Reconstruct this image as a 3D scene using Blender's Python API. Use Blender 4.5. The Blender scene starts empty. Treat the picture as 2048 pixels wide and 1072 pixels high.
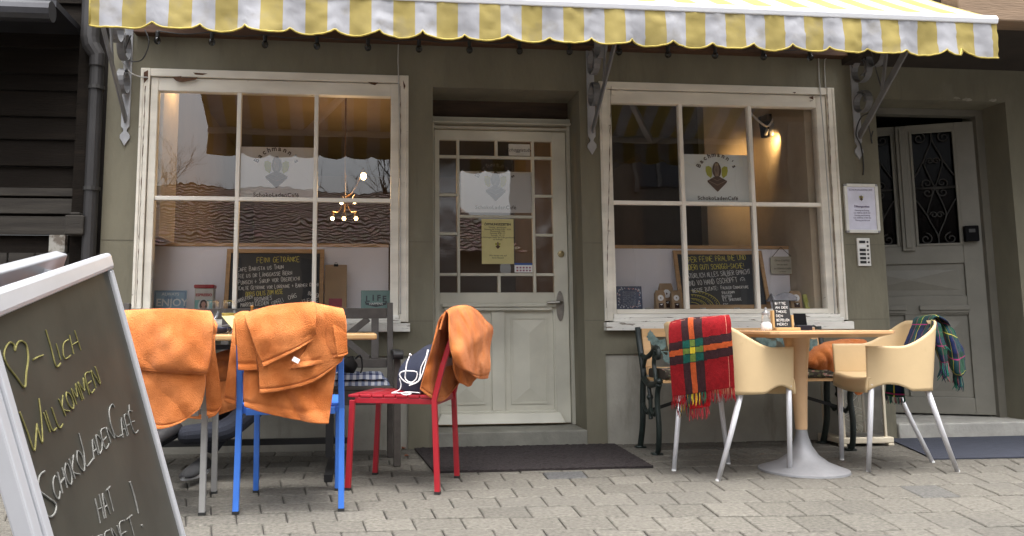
import bpy, bmesh, math, random
from mathutils import Vector, Matrix, noise
random.seed(7)
V = Vector
C = bpy.context.scene.collection
scene = bpy.context.scene
# ------------------------------------------------------------------ camera
F, PX, PY = 1600.0, 900.0, 463.0
yaw, pitch, roll = (math.radians(a) for a in (6.3, 6.6, -0.28))
_f = V((math.sin(yaw)*math.cos(pitch), math.cos(yaw)*math.cos(pitch), math.sin(pitch)))
_r = V((math.cos(yaw), -math.sin(yaw), 0)); _u = _r.cross(_f)
R_ = math.cos(roll)*_r + math.sin(roll)*_u
U_ = -math.sin(roll)*_r + math.cos(roll)*_u
CAM = V((0, -5.147, 0.78))
cd = bpy.data.cameras.new('camera'); cam = bpy.data.objects.new('camera', cd); C.objects.link(cam)
cd.sensor_width = 36; cd.lens = F/2048*36
cd.shift_x = (1024-PX)/2048; cd.shift_y = -(536-PY)/2048
cd.clip_start = .05; cd.clip_end = 2000
cam.matrix_world = Matrix(((R_.x, U_.x, -_f.x, CAM.x), (R_.y, U_.y, -_f.y, CAM.y), (R_.z, U_.z, -_f.z, CAM.z), (0, 0, 0, 1)))
scene.camera = cam
# ------------------------------------------------------------------ light
SUN_EL, SUN_AZ = math.radians(74), math.radians(170)     # soft overcast sun in front of the house
w = bpy.data.worlds.new('World'); scene.world = w; w.use_nodes = True
nt = w.node_tree; bg = nt.nodes['Background']
sk = nt.nodes.new('ShaderNodeTexSky'); sk.sky_type = 'NISHITA'; sk.sun_disc = False
sk.sun_elevation = SUN_EL; sk.sun_rotation = SUN_AZ; sk.dust_density = 4; sk.air_density = 1.0
hs = nt.nodes.new('ShaderNodeHueSaturation'); hs.inputs['Saturation'].default_value = .18
# overcast: the sky overhead is brighter than near the horizon
wtc = nt.nodes.new('ShaderNodeTexCoord'); wsx = nt.nodes.new('ShaderNodeSeparateXYZ'); wmr = nt.nodes.new('ShaderNodeMapRange'); wmx = nt.nodes.new('ShaderNodeMix')
wmr.inputs[1].default_value = 0; wmr.inputs[2].default_value = 1; wmr.inputs[3].default_value = .42; wmr.inputs[4].default_value = 2.45
wmx.data_type = 'RGBA'; wmx.blend_type = 'MULTIPLY'; wmx.inputs[0].default_value = 1
nt.links.new(wtc.outputs['Generated'], wsx.inputs[0]); nt.links.new(wsx.outputs['Z'], wmr.inputs[0]); nt.links.new(wmr.outputs[0], wmx.inputs[7])
nt.links.new(sk.outputs[0], hs.inputs['Color']); nt.links.new(hs.outputs[0], wmx.inputs[6]); nt.links.new(wmx.outputs[2], bg.inputs[0])
bg.inputs[1].default_value = .14
sl = bpy.data.lights.new('sun', 'SUN'); sl.energy = .5; sl.angle = math.radians(35); sl.color = (1, .95, .88)
so = bpy.data.objects.new('sun', sl); C.objects.link(so)
sd = V((math.sin(SUN_AZ)*math.cos(SUN_EL), math.cos(SUN_AZ)*math.cos(SUN_EL), math.sin(SUN_EL)))
so.rotation_euler = sd.to_track_quat('Z', 'Y').to_euler()
vs = scene.view_settings; vs.view_transform = 'Standard'; vs.look = 'None'; vs.gamma = 1
vs.exposure = 1.36
scene.cycles.max_bounces = 8; scene.cycles.transparent_max_bounces = 12
# ------------------------------------------------------------------ pixel <-> place (photo pixel seen at a known depth)
def ray(x, y): return R_*((x-PX)/F) - U_*((y-PY)/F) + _f
def at(x, y, Y=0.0):
    d = ray(x, y); return CAM + d*((Y-CAM.y)/d.y)
def atz(x, y, Z=0.0):
    d = ray(x, y); return CAM + d*((Z-CAM.z)/d.z)
def atx(x, y, X): 
    d = ray(x, y); return CAM + d*((X-CAM.x)/d.x)
# ------------------------------------------------------------------ materials
MATS = {}
def mat(name, col, rough=.6, var=.15, scale=6, bump=0.0, bscale=60, metal=0, sheen=0, spec=.5, detail=6, stretch=None, col2=None, emit=None, coat=0, thr=None, dirt=None):
    if name in MATS: return MATS[name]
    m = bpy.data.materials.new(name); m.use_nodes = True; MATS[name] = m
    n = m.node_tree.nodes; L = m.node_tree.links; b = n['Principled BSDF']
    b.inputs['Roughness'].default_value = rough; b.inputs['Metallic'].default_value = metal
    b.inputs['Specular IOR Level'].default_value = spec
    if sheen: b.inputs['Sheen Weight'].default_value = sheen; b.inputs['Sheen Roughness'].default_value = .5
    if coat: b.inputs['Coat Weight'].default_value = coat
    tc = n.new('ShaderNodeTexCoord'); mp = n.new('ShaderNodeMapping'); L.new(tc.outputs['Object'], mp.inputs[0])
    if stretch: mp.inputs['Scale'].default_value = stretch
    nz = n.new('ShaderNodeTexNoise'); nz.inputs['Scale'].default_value = scale; nz.inputs['Detail'].default_value = detail
    nz.inputs['Roughness'].default_value = .62
    L.new(mp.outputs[0], nz.inputs['Vector'])
    cr = n.new('ShaderNodeValToRGB'); e = cr.color_ramp.elements
    c2 = col2 or tuple(min(1, c*(1+var)) for c in col)
    c1 = col if col2 else tuple(c*(1-var) for c in col)
    lo, hi = thr or (.3, .7)
    e[0].position = lo; e[1].position = hi; e[0].color = (*c1, 1); e[1].color = (*c2, 1)
    L.new(nz.outputs['Fac'], cr.inputs[0]); last = cr.outputs[0]
    for dt in (dirt or []):                          # stains with a shape of their own: (colour, noise scale vector, threshold, strength)
        m2 = n.new('ShaderNodeMapping'); m2.inputs['Scale'].default_value = dt[1]; L.new(tc.outputs['Object'], m2.inputs[0])
        nd = n.new('ShaderNodeTexNoise'); nd.inputs['Scale'].default_value = 1; nd.inputs['Detail'].default_value = 9; nd.inputs['Roughness'].default_value = .65; L.new(m2.outputs[0], nd.inputs[0])
        rd = n.new('ShaderNodeMapRange'); rd.inputs[1].default_value = dt[2]; rd.inputs[2].default_value = dt[2]+.14; rd.inputs[4].default_value = dt[3]; L.new(nd.outputs['Fac'], rd.inputs[0])
        md = n.new('ShaderNodeMix'); md.data_type = 'RGBA'; md.inputs[7].default_value = (*dt[0], 1)
        L.new(rd.outputs[0], md.inputs[0]); L.new(last, md.inputs[6]); last = md.outputs[2]
    L.new(last, b.inputs['Base Color'])
    if bump:
        nb = n.new('ShaderNodeTexNoise'); nb.inputs['Scale'].default_value = bscale; nb.inputs['Detail'].default_value = 4
        L.new(mp.outputs[0], nb.inputs['Vector'])
        bp = n.new('ShaderNodeBump'); bp.inputs['Strength'].default_value = bump; bp.inputs['Distance'].default_value = .01
        L.new(nb.outputs['Fac'], bp.inputs['Height']); L.new(bp.outputs[0], b.inputs['Normal'])
    if emit:
        b.inputs['Emission Color'].default_value = (*emit[0], 1); b.inputs['Emission Strength'].default_value = emit[1]
    return m
def vmat(name, rough=.8, bump=.2, bscale=90, sheen=0, trans=0, var=.25, vscale=5, spec=.4, stretch=None, dirt=None):
    """material that takes the pattern colour from the mesh's 'Col' attribute"""
    if name in MATS: return MATS[name]
    m = bpy.data.materials.new(name); m.use_nodes = True; MATS[name] = m
    n = m.node_tree.nodes; L = m.node_tree.links; b = n['Principled BSDF']
    b.inputs['Roughness'].default_value = rough; b.inputs['Specular IOR Level'].default_value = spec
    if sheen: b.inputs['Sheen Weight'].default_value = sheen
    at_ = n.new('ShaderNodeAttribute'); at_.attribute_name = 'Col'
    tc = n.new('ShaderNodeTexCoord'); mp = n.new('ShaderNodeMapping'); L.new(tc.outputs['Object'], mp.inputs[0])
    if stretch: mp.inputs['Scale'].default_value = stretch
    nz = n.new('ShaderNodeTexNoise'); nz.inputs['Scale'].default_value = vscale; nz.inputs['Detail'].default_value = 7; L.new(mp.outputs[0], nz.inputs[0])
    mr = n.new('ShaderNodeMapRange'); mr.inputs[1].default_value = .3; mr.inputs[2].default_value = .7
    mr.inputs[3].default_value = 1-var; mr.inputs[4].default_value = 1+var; L.new(nz.outputs['Fac'], mr.inputs[0])
    mx = n.new('ShaderNodeMix'); mx.data_type = 'RGBA'; mx.blend_type = 'MULTIPLY'; mx.inputs[0].default_value = 1
    L.new(at_.outputs['Color'], mx.inputs[6]); L.new(mr.outputs[0], mx.inputs[7])
    last = mx.outputs[2]
    if dirt:
        nd = n.new('ShaderNodeTexNoise'); nd.inputs['Scale'].default_value = dirt[1]; nd.inputs['Detail'].default_value = 8; L.new(mp.outputs[0], nd.inputs[0])
        rd = n.new('ShaderNodeMapRange'); rd.inputs[1].default_value = dirt[2]; rd.inputs[2].default_value = dirt[2]+.15; L.new(nd.outputs['Fac'], rd.inputs[0])
        md = n.new('ShaderNodeMix'); md.data_type = 'RGBA'; md.inputs[7].default_value = (*dirt[0], 1)
        sc = n.new('ShaderNodeMath'); sc.operation = 'MULTIPLY'; sc.inputs[1].default_value = dirt[3]; L.new(rd.outputs[0], sc.inputs[0])
        L.new(sc.outputs[0], md.inputs[0]); L.new(last, md.inputs[6]); last = md.outputs[2]
    L.new(last, b.inputs['Base Color'])
    if bump:
        nb = n.new('ShaderNodeTexNoise'); nb.inputs['Scale'].default_value = bscale; nb.inputs['Detail'].default_value = 4; L.new(mp.outputs[0], nb.inputs[0])
        bp = n.new('ShaderNodeBump'); bp.inputs['Strength'].default_value = bump; bp.inputs['Distance'].default_value = .01
        L.new(nb.outputs['Fac'], bp.inputs['Height']); L.new(bp.outputs[0], b.inputs['Normal'])
    if trans:
        tr = n.new('ShaderNodeBsdfTranslucent'); L.new(last, tr.inputs[0])
        ms = n.new('ShaderNodeMixShader'); ms.inputs[0].default_value = trans
        L.new(b.outputs[0], ms.inputs[1]); L.new(tr.outputs[0], ms.inputs[2]); L.new(ms.outputs[0], n['Material Output'].inputs[0])
    return m
def peel(name, col, under, rough=.5, scale=(9, 9, 9), amount=.62, speck=.5):
    """old paint that has flaked off in patches down to the wood"""
    if name in MATS: return MATS[name]
    m = bpy.data.materials.new(name); m.use_nodes = True; MATS[name] = m
    n = m.node_tree.nodes; L = m.node_tree.links; b = n['Principled BSDF']; b.inputs['Roughness'].default_value = rough
    tc = n.new('ShaderNodeTexCoord'); mp = n.new('ShaderNodeMapping'); mp.inputs['Scale'].default_value = scale; L.new(tc.outputs['Object'], mp.inputs[0])
    a = n.new('ShaderNodeTexNoise'); a.inputs['Scale'].default_value = 1; a.inputs['Detail'].default_value = 9; a.inputs['Roughness'].default_value = .68; L.new(mp.outputs[0], a.inputs[0])
    r = n.new('ShaderNodeMapRange'); r.inputs[1].default_value = amount; r.inputs[2].default_value = amount+.03; L.new(a.outputs['Fac'], r.inputs[0])
    v = n.new('ShaderNodeTexNoise'); v.inputs['Scale'].default_value = .35; v.inputs['Detail'].default_value = 6; L.new(mp.outputs[0], v.inputs[0])
    cr = n.new('ShaderNodeValToRGB'); cr.color_ramp.elements[0].position = .3; cr.color_ramp.elements[1].position = .7
    cr.color_ramp.elements[0].color = (*[c*.78 for c in col], 1); cr.color_ramp.elements[1].color = (*[min(1, c*1.08) for c in col], 1); L.new(v.outputs['Fac'], cr.inputs[0])
    x = n.new('ShaderNodeMix'); x.data_type = 'RGBA'; L.new(r.outputs[0], x.inputs[0]); L.new(cr.outputs[0], x.inputs[6]); x.inputs[7].default_value = (*under, 1)
    L.new(x.outputs[2], b.inputs['Base Color'])
    bp = n.new('ShaderNodeBump'); bp.inputs['Strength'].default_value = speck; bp.inputs['Distance'].default_value = .004; bp.invert = True
    L.new(r.outputs[0], bp.inputs['Height']); L.new(bp.outputs[0], b.inputs['Normal'])
    return m
def glassmat(name, tint=(1, 1, 1), refl=1.0, rough=0.0, wob=.02, base=.05):
    """thin pane: clear straight through plus a Fresnel mirror, faintly wavy like old glass"""
    if name in MATS: return MATS[name]
    m = bpy.data.materials.new(name); m.use_nodes = True; MATS[name] = m
    n = m.node_tree.nodes; L = m.node_tree.links; n.remove(n['Principled BSDF'])
    t = n.new('ShaderNodeBsdfTransparent'); t.inputs[0].default_value = (*tint, 1)
    g = n.new('ShaderNodeBsdfGlossy'); g.inputs['Roughness'].default_value = rough
    fr = n.new('ShaderNodeFresnel'); fr.inputs[0].default_value = 1.5
    ma = n.new('ShaderNodeMath'); ma.operation = 'MULTIPLY_ADD'; ma.inputs[1].default_value = 1.7*refl; ma.inputs[2].default_value = base; ma.use_clamp = True
    L.new(fr.outputs[0], ma.inputs[0])
    ms = n.new('ShaderNodeMixShader'); L.new(ma.outputs[0], ms.inputs[0]); L.new(t.outputs[0], ms.inputs[1]); L.new(g.outputs[0], ms.inputs[2])
    if wob:
        tc = n.new('ShaderNodeTexCoord'); nz = n.new('ShaderNodeTexNoise'); nz.inputs['Scale'].default_value = 3.0; nz.inputs['Detail'].default_value = 2; L.new(tc.outputs['Object'], nz.inputs[0])
        bp = n.new('ShaderNodeBump'); bp.inputs['Strength'].default_value = wob; bp.inputs['Distance'].default_value = .05
        L.new(nz.outputs['Fac'], bp.inputs['Height']); L.new(bp.outputs[0], g.inputs['Normal']); L.new(bp.outputs[0], fr.inputs['Normal'])
    L.new(ms.outputs[0], n['Material Output'].inputs[0])
    return m
# ------------------------------------------------------------------ mesh collecting
WL = {}
class MB:
    def __init__(s): s.v = []; s.f = []; s.c = {}; s.m = {}
    def add(s, vs, fs, col=None):
        o = len(s.v); s.v += [V(p) for p in vs]
        for f in fs:
            if col is not None: s.c[len(s.f)] = col
            s.f.append([i+o for i in f])
        return s
    def box(s, x0, x1, y0, y1, z0, z1, col=None):
        p = [(x, y, z) for x in (x0, x1) for y in (y0, y1) for z in (z0, z1)]
        return s.add(p, [(0, 1, 3, 2), (4, 6, 7, 5), (0, 4, 5, 1), (2, 3, 7, 6), (0, 2, 6, 4), (1, 5, 7, 3)], col)
    def obox(s, c, X, Y, Z, hx, hy, hz, col=None):
        c = V(c); X, Y, Z = V(X).normalized(), V(Y).normalized(), V(Z).normalized()
        p = [c+X*a*hx+Y*b*hy+Z*d*hz for a in (-1, 1) for b in (-1, 1) for d in (-1, 1)]
        return s.add(p, [(0, 1, 3, 2), (4, 6, 7, 5), (0, 4, 5, 1), (2, 3, 7, 6), (0, 2, 6, 4), (1, 5, 7, 3)], col)
    def bar(s, a, b, w, h, up=(0, 0, 1), col=None):
        a, b = V(a), V(b); d = (b-a); n = d.normalized(); u = V(up)
        if abs(n.dot(u.normalized())) > .98: u = V((0, 1, 0))
        x = n.cross(u).normalized(); y = x.cross(n)
        return s.obox((a+b)/2, n, x, y, d.length/2, w/2, h/2, col)
    def tube(s, pts, r, n=8, caps=True, col=None):
        pts = [V(p) for p in pts]; rs = r if isinstance(r, (list, tuple)) else [r]*len(pts)
        prev = None; vs = []; fs = []
        for i, p in enumerate(pts):
            t = (pts[min(i+1, len(pts)-1)] - pts[max(i-1, 0)])
            t = t.normalized() if t.length > 1e-9 else V((0, 0, 1))
            if prev is None:
                a = V((0, 0, 1)) if abs(t.z) < .9 else V((1, 0, 0)); x = t.cross(a).normalized()
            else:
                x = (prev - t*prev.dot(t)); x = x.normalized() if x.length > 1e-6 else prev
            prev = x; y = t.cross(x)
            for k in range(n):
                th = 2*math.pi*k/n; vs.append(p + (x*math.cos(th)+y*math.sin(th))*rs[i])
        for i in range(len(pts)-1):
            for k in range(n):
                a = i*n+k; b = i*n+(k+1) % n; fs.append((a, b, b+n, a+n))
        if caps:
            fs.append(tuple(range(n-1, -1, -1))); m = (len(pts)-1)*n; fs.append(tuple(range(m, m+n)))
        return s.add(vs, fs, col)
    def lathe(s, prof, c=(0, 0, 0), n=24, axis=None, col=None):
        c = V(c); vs = []; fs = []
        q = V(axis).to_track_quat('Z', 'Y') if axis else None
        for r, z in prof:
            for k in range(n):
                th = 2*math.pi*k/n; p = V((r*math.cos(th), r*math.sin(th), z))
                vs.append(c + (q @ p if q else p))
        for i in range(len(prof)-1):
            for k in range(n):
                a = i*n+k; b = i*n+(k+1) % n; fs.append((a, b, b+n, a+n))
        fs.append(tuple(range(n-1, -1, -1))); m = (len(prof)-1)*n; fs.append(tuple(range(m, m+n)))
        return s.add(vs, fs, col)
    def prism(s, poly, o, X, Y, d, col=None):
        """polygon (a,b) in plane o + a X + b Y, pushed along d"""
        o, X, Y, d = V(o), V(X), V(Y), V(d); n = len(poly)
        vs = [o+X*a+Y*b for a, b in poly]; vs += [v+d for v in vs]
        fs = [tuple(range(n)), tuple(range(2*n-1, n-1, -1))] + [(i, i+n, (i+1) % n+n, (i+1) % n) for i in range(n)]
        return s.add(vs, fs, col)
    def grid(s, g, colf=None):
        nv, nu = len(g), len(g[0]); vs = [p for r in g for p in r]; o = len(s.f)
        fs = [(i*nu+j, i*nu+j+1, (i+1)*nu+j+1, (i+1)*nu+j) for i in range(nv-1) for j in range(nu-1)]
        s.add(vs, fs)
        if colf:
            k = o
            for i in range(nv-1):
                for j in range(nu-1): s.c[k] = colf((j+.5)/(nu-1), (i+.5)/(nv-1)); k += 1
        return s
    def sphere(s, c, r, n=10, sc=(1, 1, 1), col=None):
        m = max(4, n//2); prof = [(max(.0004, math.sin(math.pi*i/m)), -math.cos(math.pi*i/m)) for i in range(m+1)]
        vs = []; fs = []; c = V(c)
        for rr, z in prof:
            for k in range(n):
                th = 2*math.pi*k/n; vs.append(c+V((rr*math.cos(th)*r*sc[0], rr*math.sin(th)*r*sc[1], z*r*sc[2])))
        for i in range(m):
            for k in range(n):
                a = i*n+k; b = i*n+(k+1) % n; fs.append((a, b, b+n, a+n))
        return s.add(vs, fs, col)
    def xf(s, M):
        s.v = [M @ v for v in s.v]; return s
    def build(s, name, material, parent=None, smooth=False, bevel=0, local=False, solid=0, sub=0, normals=True):
        me = bpy.data.meshes.new(name)
        off = WL.get(parent.name, V((0, 0, 0))) if (parent and not local) else V((0, 0, 0))
        me.from_pydata([v-off for v in s.v], [], s.f)
        mats = material if isinstance(material, list) else [material]
        for m in mats: me.materials.append(m)
        if s.c:
            ca = me.color_attributes.new('Col', 'FLOAT_COLOR', 'CORNER'); buf = []
            for p in me.polygons:
                c = s.c.get(p.index, (.5, .5, .5)); buf += [c[0], c[1], c[2], 1.0]*p.loop_total
            ca.data.foreach_set('color', buf)
        if s.m:
            for i, k in s.m.items(): me.polygons[i].material_index = k
        if normals:
            b = bmesh.new(); b.from_mesh(me); bmesh.ops.recalc_face_normals(b, faces=b.faces); b.to_mesh(me); b.free()
        if smooth:
            me.polygons.foreach_set('use_smooth', [True]*len(me.polygons))
        o = bpy.data.objects.new(name, me); C.objects.link(o)
        if parent:
            o.parent = parent; WL[o.name] = WL.get(parent.name, V((0, 0, 0)))
        else: WL[o.name] = V((0, 0, 0))
        if solid: md = o.modifiers.new('thickness', 'SOLIDIFY'); md.thickness = solid; md.offset = 0
        if bevel: md = o.modifiers.new('bevel', 'BEVEL'); md.width = bevel; md.segments = 2; md.limit_method = 'ANGLE'
        if sub: md = o.modifiers.new('sub', 'SUBSURF'); md.levels = sub; md.render_levels = sub
        return o
def smooth_angle(o, deg=40):
    me = o.data; b = bmesh.new(); b.from_mesh(me)
    for e in b.edges:
        if len(e.link_faces) == 2: e.smooth = e.calc_face_angle(0) < math.radians(deg)
    b.to_mesh(me); b.free(); me.polygons.foreach_set('use_smooth', [True]*len(me.polygons)); return o
def tag(o, label=None, cat=None, group=None, kind=None):
    if label: o['label'] = label
    if cat: o['category'] = cat
    if group: o['group'] = group
    if kind: o['kind'] = kind
    return o
def thing(name, loc, label, cat, group=None, rz=0):
    o = bpy.data.objects.new(name, None); o.empty_display_size = .1; C.objects.link(o); o.location = loc; o.rotation_euler = (0, 0, rz)
    WL[o.name] = V(loc); return tag(o, label, cat, group)
def crom(P, n):
    """Catmull-Rom through list of vectors, n samples"""
    m = len(P); out = []
    for i in range(n):
        t = i/(n-1)*(m-1); k = min(int(t), m-2); u = t-k
        p0, p1, p2, p3 = P[max(k-1, 0)], P[k], P[k+1], P[min(k+2, m-1)]
        out.append(.5*((2*p1)+(p2-p0)*u+(2*p0-5*p1+4*p2-p3)*u*u+(3*p1-p0-3*p2+p3)*u*u*u))
    return out
def loft(rows, nu=30, nv=30, amp=.0, fs=8.0, seed=0, dirn=V((0, 1, 0)), hem=False):
    rows = [crom([V(p) for p in r], nu) for r in rows]
    cols = [crom([r[j] for r in rows], nv) for j in range(nu)]
    g = [[cols[j][i] for j in range(nu)] for i in range(nv)]
    if amp:
        for i in range(nv):
            for j in range(nu):
                p = g[i][j]; n_ = noise.noise(V((p.x*fs+seed, p.y*fs, p.z*fs*.55))) + .5*noise.noise(V((p.x*fs*2.3, p.y*fs*2.3+seed, p.z*fs*1.6)))
                if hem:
                    n_ += .9*(.35-abs(noise.noise(V((p.x*fs*1.1+p.z*4+seed, p.y*fs+3, p.z*fs*.5))))*1.6)
                    v = i/(nv-1); n_ += .55*v*math.sin(p.x*34+3*noise.noise(V((p.x*3, p.z*5, seed)))); n_ += (.42 if .90 < v < .945 else -.12 if v >= .945 else 0)*.012/amp
                g[i][j] = p + dirn*amp*n_
    return g
# ------------------------------------------------------------------ lettering
def text_mb(s, size=.05, align='CENTER', shear=0, bold=0, depth=.0006, space=1.0):
    cu = bpy.data.curves.new('lettering', 'FONT'); cu.body = s; cu.size = size; cu.align_x = align; cu.shear = shear; cu.offset = bold; cu.extrude = depth; cu.space_character = space; cu.resolution_u = 3
    ob = bpy.data.objects.new('lettering_tmp', cu); C.objects.link(ob)
    dg = bpy.context.evaluated_depsgraph_get(); me = bpy.data.meshes.new_from_object(ob.evaluated_get(dg))
    mb = MB(); mb.add([v.co.copy() for v in me.vertices], [tuple(p.vertices) for p in me.polygons])
    bpy.data.objects.remove(ob); bpy.data.curves.remove(cu); bpy.data.meshes.remove(me); return mb
def place(mb, o, X, Y, into):
    """lay a flat mesh on the plane o + x X + y Y"""
    o, X, Y = V(o), V(X).normalized(), V(Y).normalized(); N = X.cross(Y)
    into.add([o+X*p.x+Y*p.y+N*p.z for p in mb.v], mb.f); return into
def write(into, s, o, X, Y, size, align='CENTER', shear=0, bold=0, space=1.0):
    return place(text_mb(s, size, align, shear, bold, space=space), o, X, Y, into)
G = {'A': "0,0 .5,1 1,0|.2,.4 .8,.4", 'B': "0,0 0,1 .7,.9 .7,.6 0,.5 .9,.35 .8,0 0,0", 'C': "1,.85 .6,1 .1,.75 0,.4 .2,.05 .6,0 1,.15", 'D': "0,0 0,1 .6,.9 1,.5 .7,.1 0,0",
 'E': "1,1 0,1 0,0 1,0|0,.5 .8,.5", 'F': "1,1 0,1 0,0|0,.5 .8,.5", 'G': "1,.85 .6,1 .1,.75 0,.4 .2,.05 .7,0 1,.2 1,.45 .6,.45", 'H': "0,0 0,1|1,0 1,1|0,.5 1,.5", 'I': ".5,0 .5,1",
 'J': ".9,1 .9,.2 .5,0 .1,.2", 'K': "0,0 0,1|1,1 0,.45 1,0", 'L': "0,1 0,0 .9,0", 'M': "0,0 .1,1 .5,.35 .9,1 1,0", 'N': "0,0 0,1 1,0 1,1", 'O': ".5,1 .1,.8 0,.45 .2,.08 .55,0 .9,.2 1,.55 .85,.88 .5,1",
 'P': "0,0 0,1 .8,.92 .9,.65 .6,.48 0,.45", 'R': "0,0 0,1 .8,.92 .9,.68 .6,.5 0,.46 1,0", 'S': "1,.85 .6,1 .1,.85 .15,.6 .8,.42 .95,.2 .5,0 0,.12", 'T': "0,1 1,1|.5,1 .5,0", 'U': "0,1 0,.25 .4,0 .8,.1 1,.4 1,1",
 'V': "0,1 .5,0 1,1", 'W': "0,1 .25,0 .5,.7 .75,0 1,1", 'X': "0,0 1,1|0,1 1,0", 'Z': "0,1 1,1 0,0 1,0", 'Y': "0,1 .5,.5 1,1|.5,.5 .4,0", '-': "0,.45 1,.5", '!': ".5,1 .5,.3|.48,.06 .52,.02", '.': ".4,0 .5,.05",
 ':': ".5,.15 .55,.2|.5,.6 .55,.65", '+': "0,.4 1,.4|.5,.1 .5,.75", "'": ".5,1 .4,.75", ' ': "", '\u00c9': "1,1 0,1 0,0 1,0|0,.5 .8,.5|.4,1.12 .8,1.35", '\u00d6': ".5,1 .1,.8 0,.45 .2,.08 .55,0 .9,.2 1,.55 .85,.88 .5,1|.2,1.18 .22,1.24|.75,1.18 .77,1.24",
 '\u00c4': "0,0 .5,1 1,0|.2,.4 .8,.4|.2,1.15 .22,1.2|.75,1.15 .77,1.2", '\u00dc': "0,1 0,.25 .4,0 .8,.1 1,.4 1,1|.2,1.15 .22,1.2|.75,1.15 .77,1.2"}
def strokes(s, gap=.35, jit=.05, wide=None):
    """chalk strokes of a word in the unit box, as lists of (u, v)"""
    x = 0; out = []; wd = {'I': .35, '!': .4, '.': .4, ':': .4, ' ': .5, 'M': 1.2, 'W': 1.3, '-': .7, "'": .3}
    for ch in s:
        big = ch.isupper() or not ch.isalpha(); w_ = wd.get(ch.upper(), .9)*(1 if big else .85); h = 1 if big else .78
        for st in G.get(ch.upper(), '').split('|'):
            if not st: continue
            pts = [tuple(float(a) for a in p.split(',')) for p in st.split()]
            out.append([(x+(a+random.uniform(-jit, jit))*w_, (b+random.uniform(-jit, jit))*h) for a, b in pts])
        x += w_+gap
    tot = max(.1, x-gap); return [[(a/tot, b) for a, b in st] for st in out], tot
def chalk(into, s, o, X, Y, h, width=None, r=.0014, slope=0, jit=.05, align='L'):
    """write a chalk line: o is the baseline start on the board plane"""
    o, X, Y = V(o), V(X).normalized(), V(Y).normalized(); N = X.cross(Y)
    st, tot = strokes(s, jit=jit); wd = width or tot*h*.62
    if align == 'C': o = o - X*wd/2
    for p in st:
        q = [o+X*(a*wd)+Y*(b*h+slope*a*wd)+N*.0012 for a, b in p]
        if len(q) > 2: q = crom(q, len(q)*2)
        into.tube(q, r, 4)
    return into
# ================================================================== SETTING
M_street = mat('street', (.11, .105, .10), .85, .2, 3, .25, 120)
tag(MB().box(-60, 60, -60, 30, -.3, -.02).build('street', M_street), kind='structure')
M_paver = vmat('paver', rough=.85, bump=.8, bscale=150, var=.34, vscale=60, spec=.3, dirt=((.10, .095, .085), 1.6, .53, .30))
mb = MB()
def paver_row(x, k):
    """y of paver joint k at x: the courses spread a little towards the right"""
    t = min(1, max(0, (x-.15)/1.9)); t = t*t*(3-2*t)
    if k >= -1: return -1.455 - k*(.175+.08*t)
    return -1.455 + (.175+.08*t) + (-1-k)*.185
def paver_x(i, k, half):
    x = .01 + .197*(i+half)
    if x > 1: x = 1 + (x-1)*.92
    kk = max(k, -3)
    return x - .030*(x-.5)*(kk-2)
g_ = .0028
for k in range(-9, 15):
    for i in range(-19, 34):
        hf = .5*(k % 2)
        q = []
        for a, b in ((0, 0), (1, 0), (1, 1), (0, 1)):
            x = paver_x(i+a, k+b, hf); q.append(V((x, paver_row(x, k+b), 0)))
        if max(p.y for p in q) > .02 and k < -7: 
            if min(p.y for p in q) > .0: continue
        c = (q[0]+q[1]+q[2]+q[3])/4
        t = random.gauss(0, .6); col = [.134+.014*t, .124+.013*t, .105+.011*t]
        for sp_, sc_ in ((atz(1850, 986), (.110, .106, .098)), (atz(1122, 949), (.094, .093, .092))):
            if abs(c.x-sp_.x) < .098 and abs(c.y-sp_.y) < .1: col = list(sc_)
        dz = random.uniform(-.0015, .0015)
        o = [p+(c-p).normalized()*(g_+random.uniform(0, .0015)) for p in q]
        o = [p+V((0, .0045 if p.y < c.y else -.0045, 0)) for p in o]
        inn = [p+(c-p).normalized()*.0075 for p in o]
        vs = [p+V((0, 0, -.02)) for p in o]+[p+V((0, 0, -.004+dz)) for p in o]+[p+V((0, 0, dz)) for p in inn]
        mb.add(vs, [(8, 9, 10, 11)]+[(a, (a+1) % 4, (a+1) % 4+4, a+4) for a in range(4)]+[(a+4, (a+1) % 4+4, (a+1) % 4+8, a+8) for a in range(4)], tuple(col))
tag(mb.build('pavement', M_paver, normals=False), kind='structure')
tag(MB().box(-8, 9, -4.2, .3, -.019, -.011).build('paving_sand', mat('joint_sand', (.05, .045, .04), .95)), kind='structure')

# ------------------------------------------------------------------ cafe building
M_wall = mat('olive_render', (.165, .152, .108), .85, .2, 2.6, .22, 40, stretch=(1.3, 1.3, .5), detail=10, dirt=[((.085, .08, .06), (9, 9, 1.1), .58, .5), ((.24, .225, .175), (3.1, 3.1, 2.3), .60, .55), ((.07, .065, .05), (26, 26, 22), .70, .8)])
M_plinth = mat('grey_plinth', (.33, .315, .27), .85, .2, 2.4, .2, 50, detail=10, dirt=[((.19, .175, .14), (7, 7, 1.6), .56, .6), ((.14, .13, .1), (30, 30, 24), .68, .7)])
M_cream = peel('old_cream_paint', (.76, .72, .63), (.16, .10, .06), .55, (7, 7, 24), .66)
M_sill = peel('flaking_sill_paint', (.78, .76, .70), (.22, .18, .14), .55, (9, 9, 60), .60)
M_muntin = mat('muntin_paint', (.80, .76, .68), .5, .06, 8)
M_glass = glassmat('window_glass', refl=1.0, base=.09)
M_wood_dark = mat('dark_old_wood', (.045, .026, .014), .7, .4, 4, .3, 30, stretch=(1, 1, 8))
M_beam = mat('brown_beam', (.075, .036, .018), .75, .35, 3, .25, 30, stretch=(.5, 6, 6))
cafe = thing('cafe_building', (1.5, 0, 0), 'olive rendered cafe front with two cream shop windows and a recessed glazed door', 'building')
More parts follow.
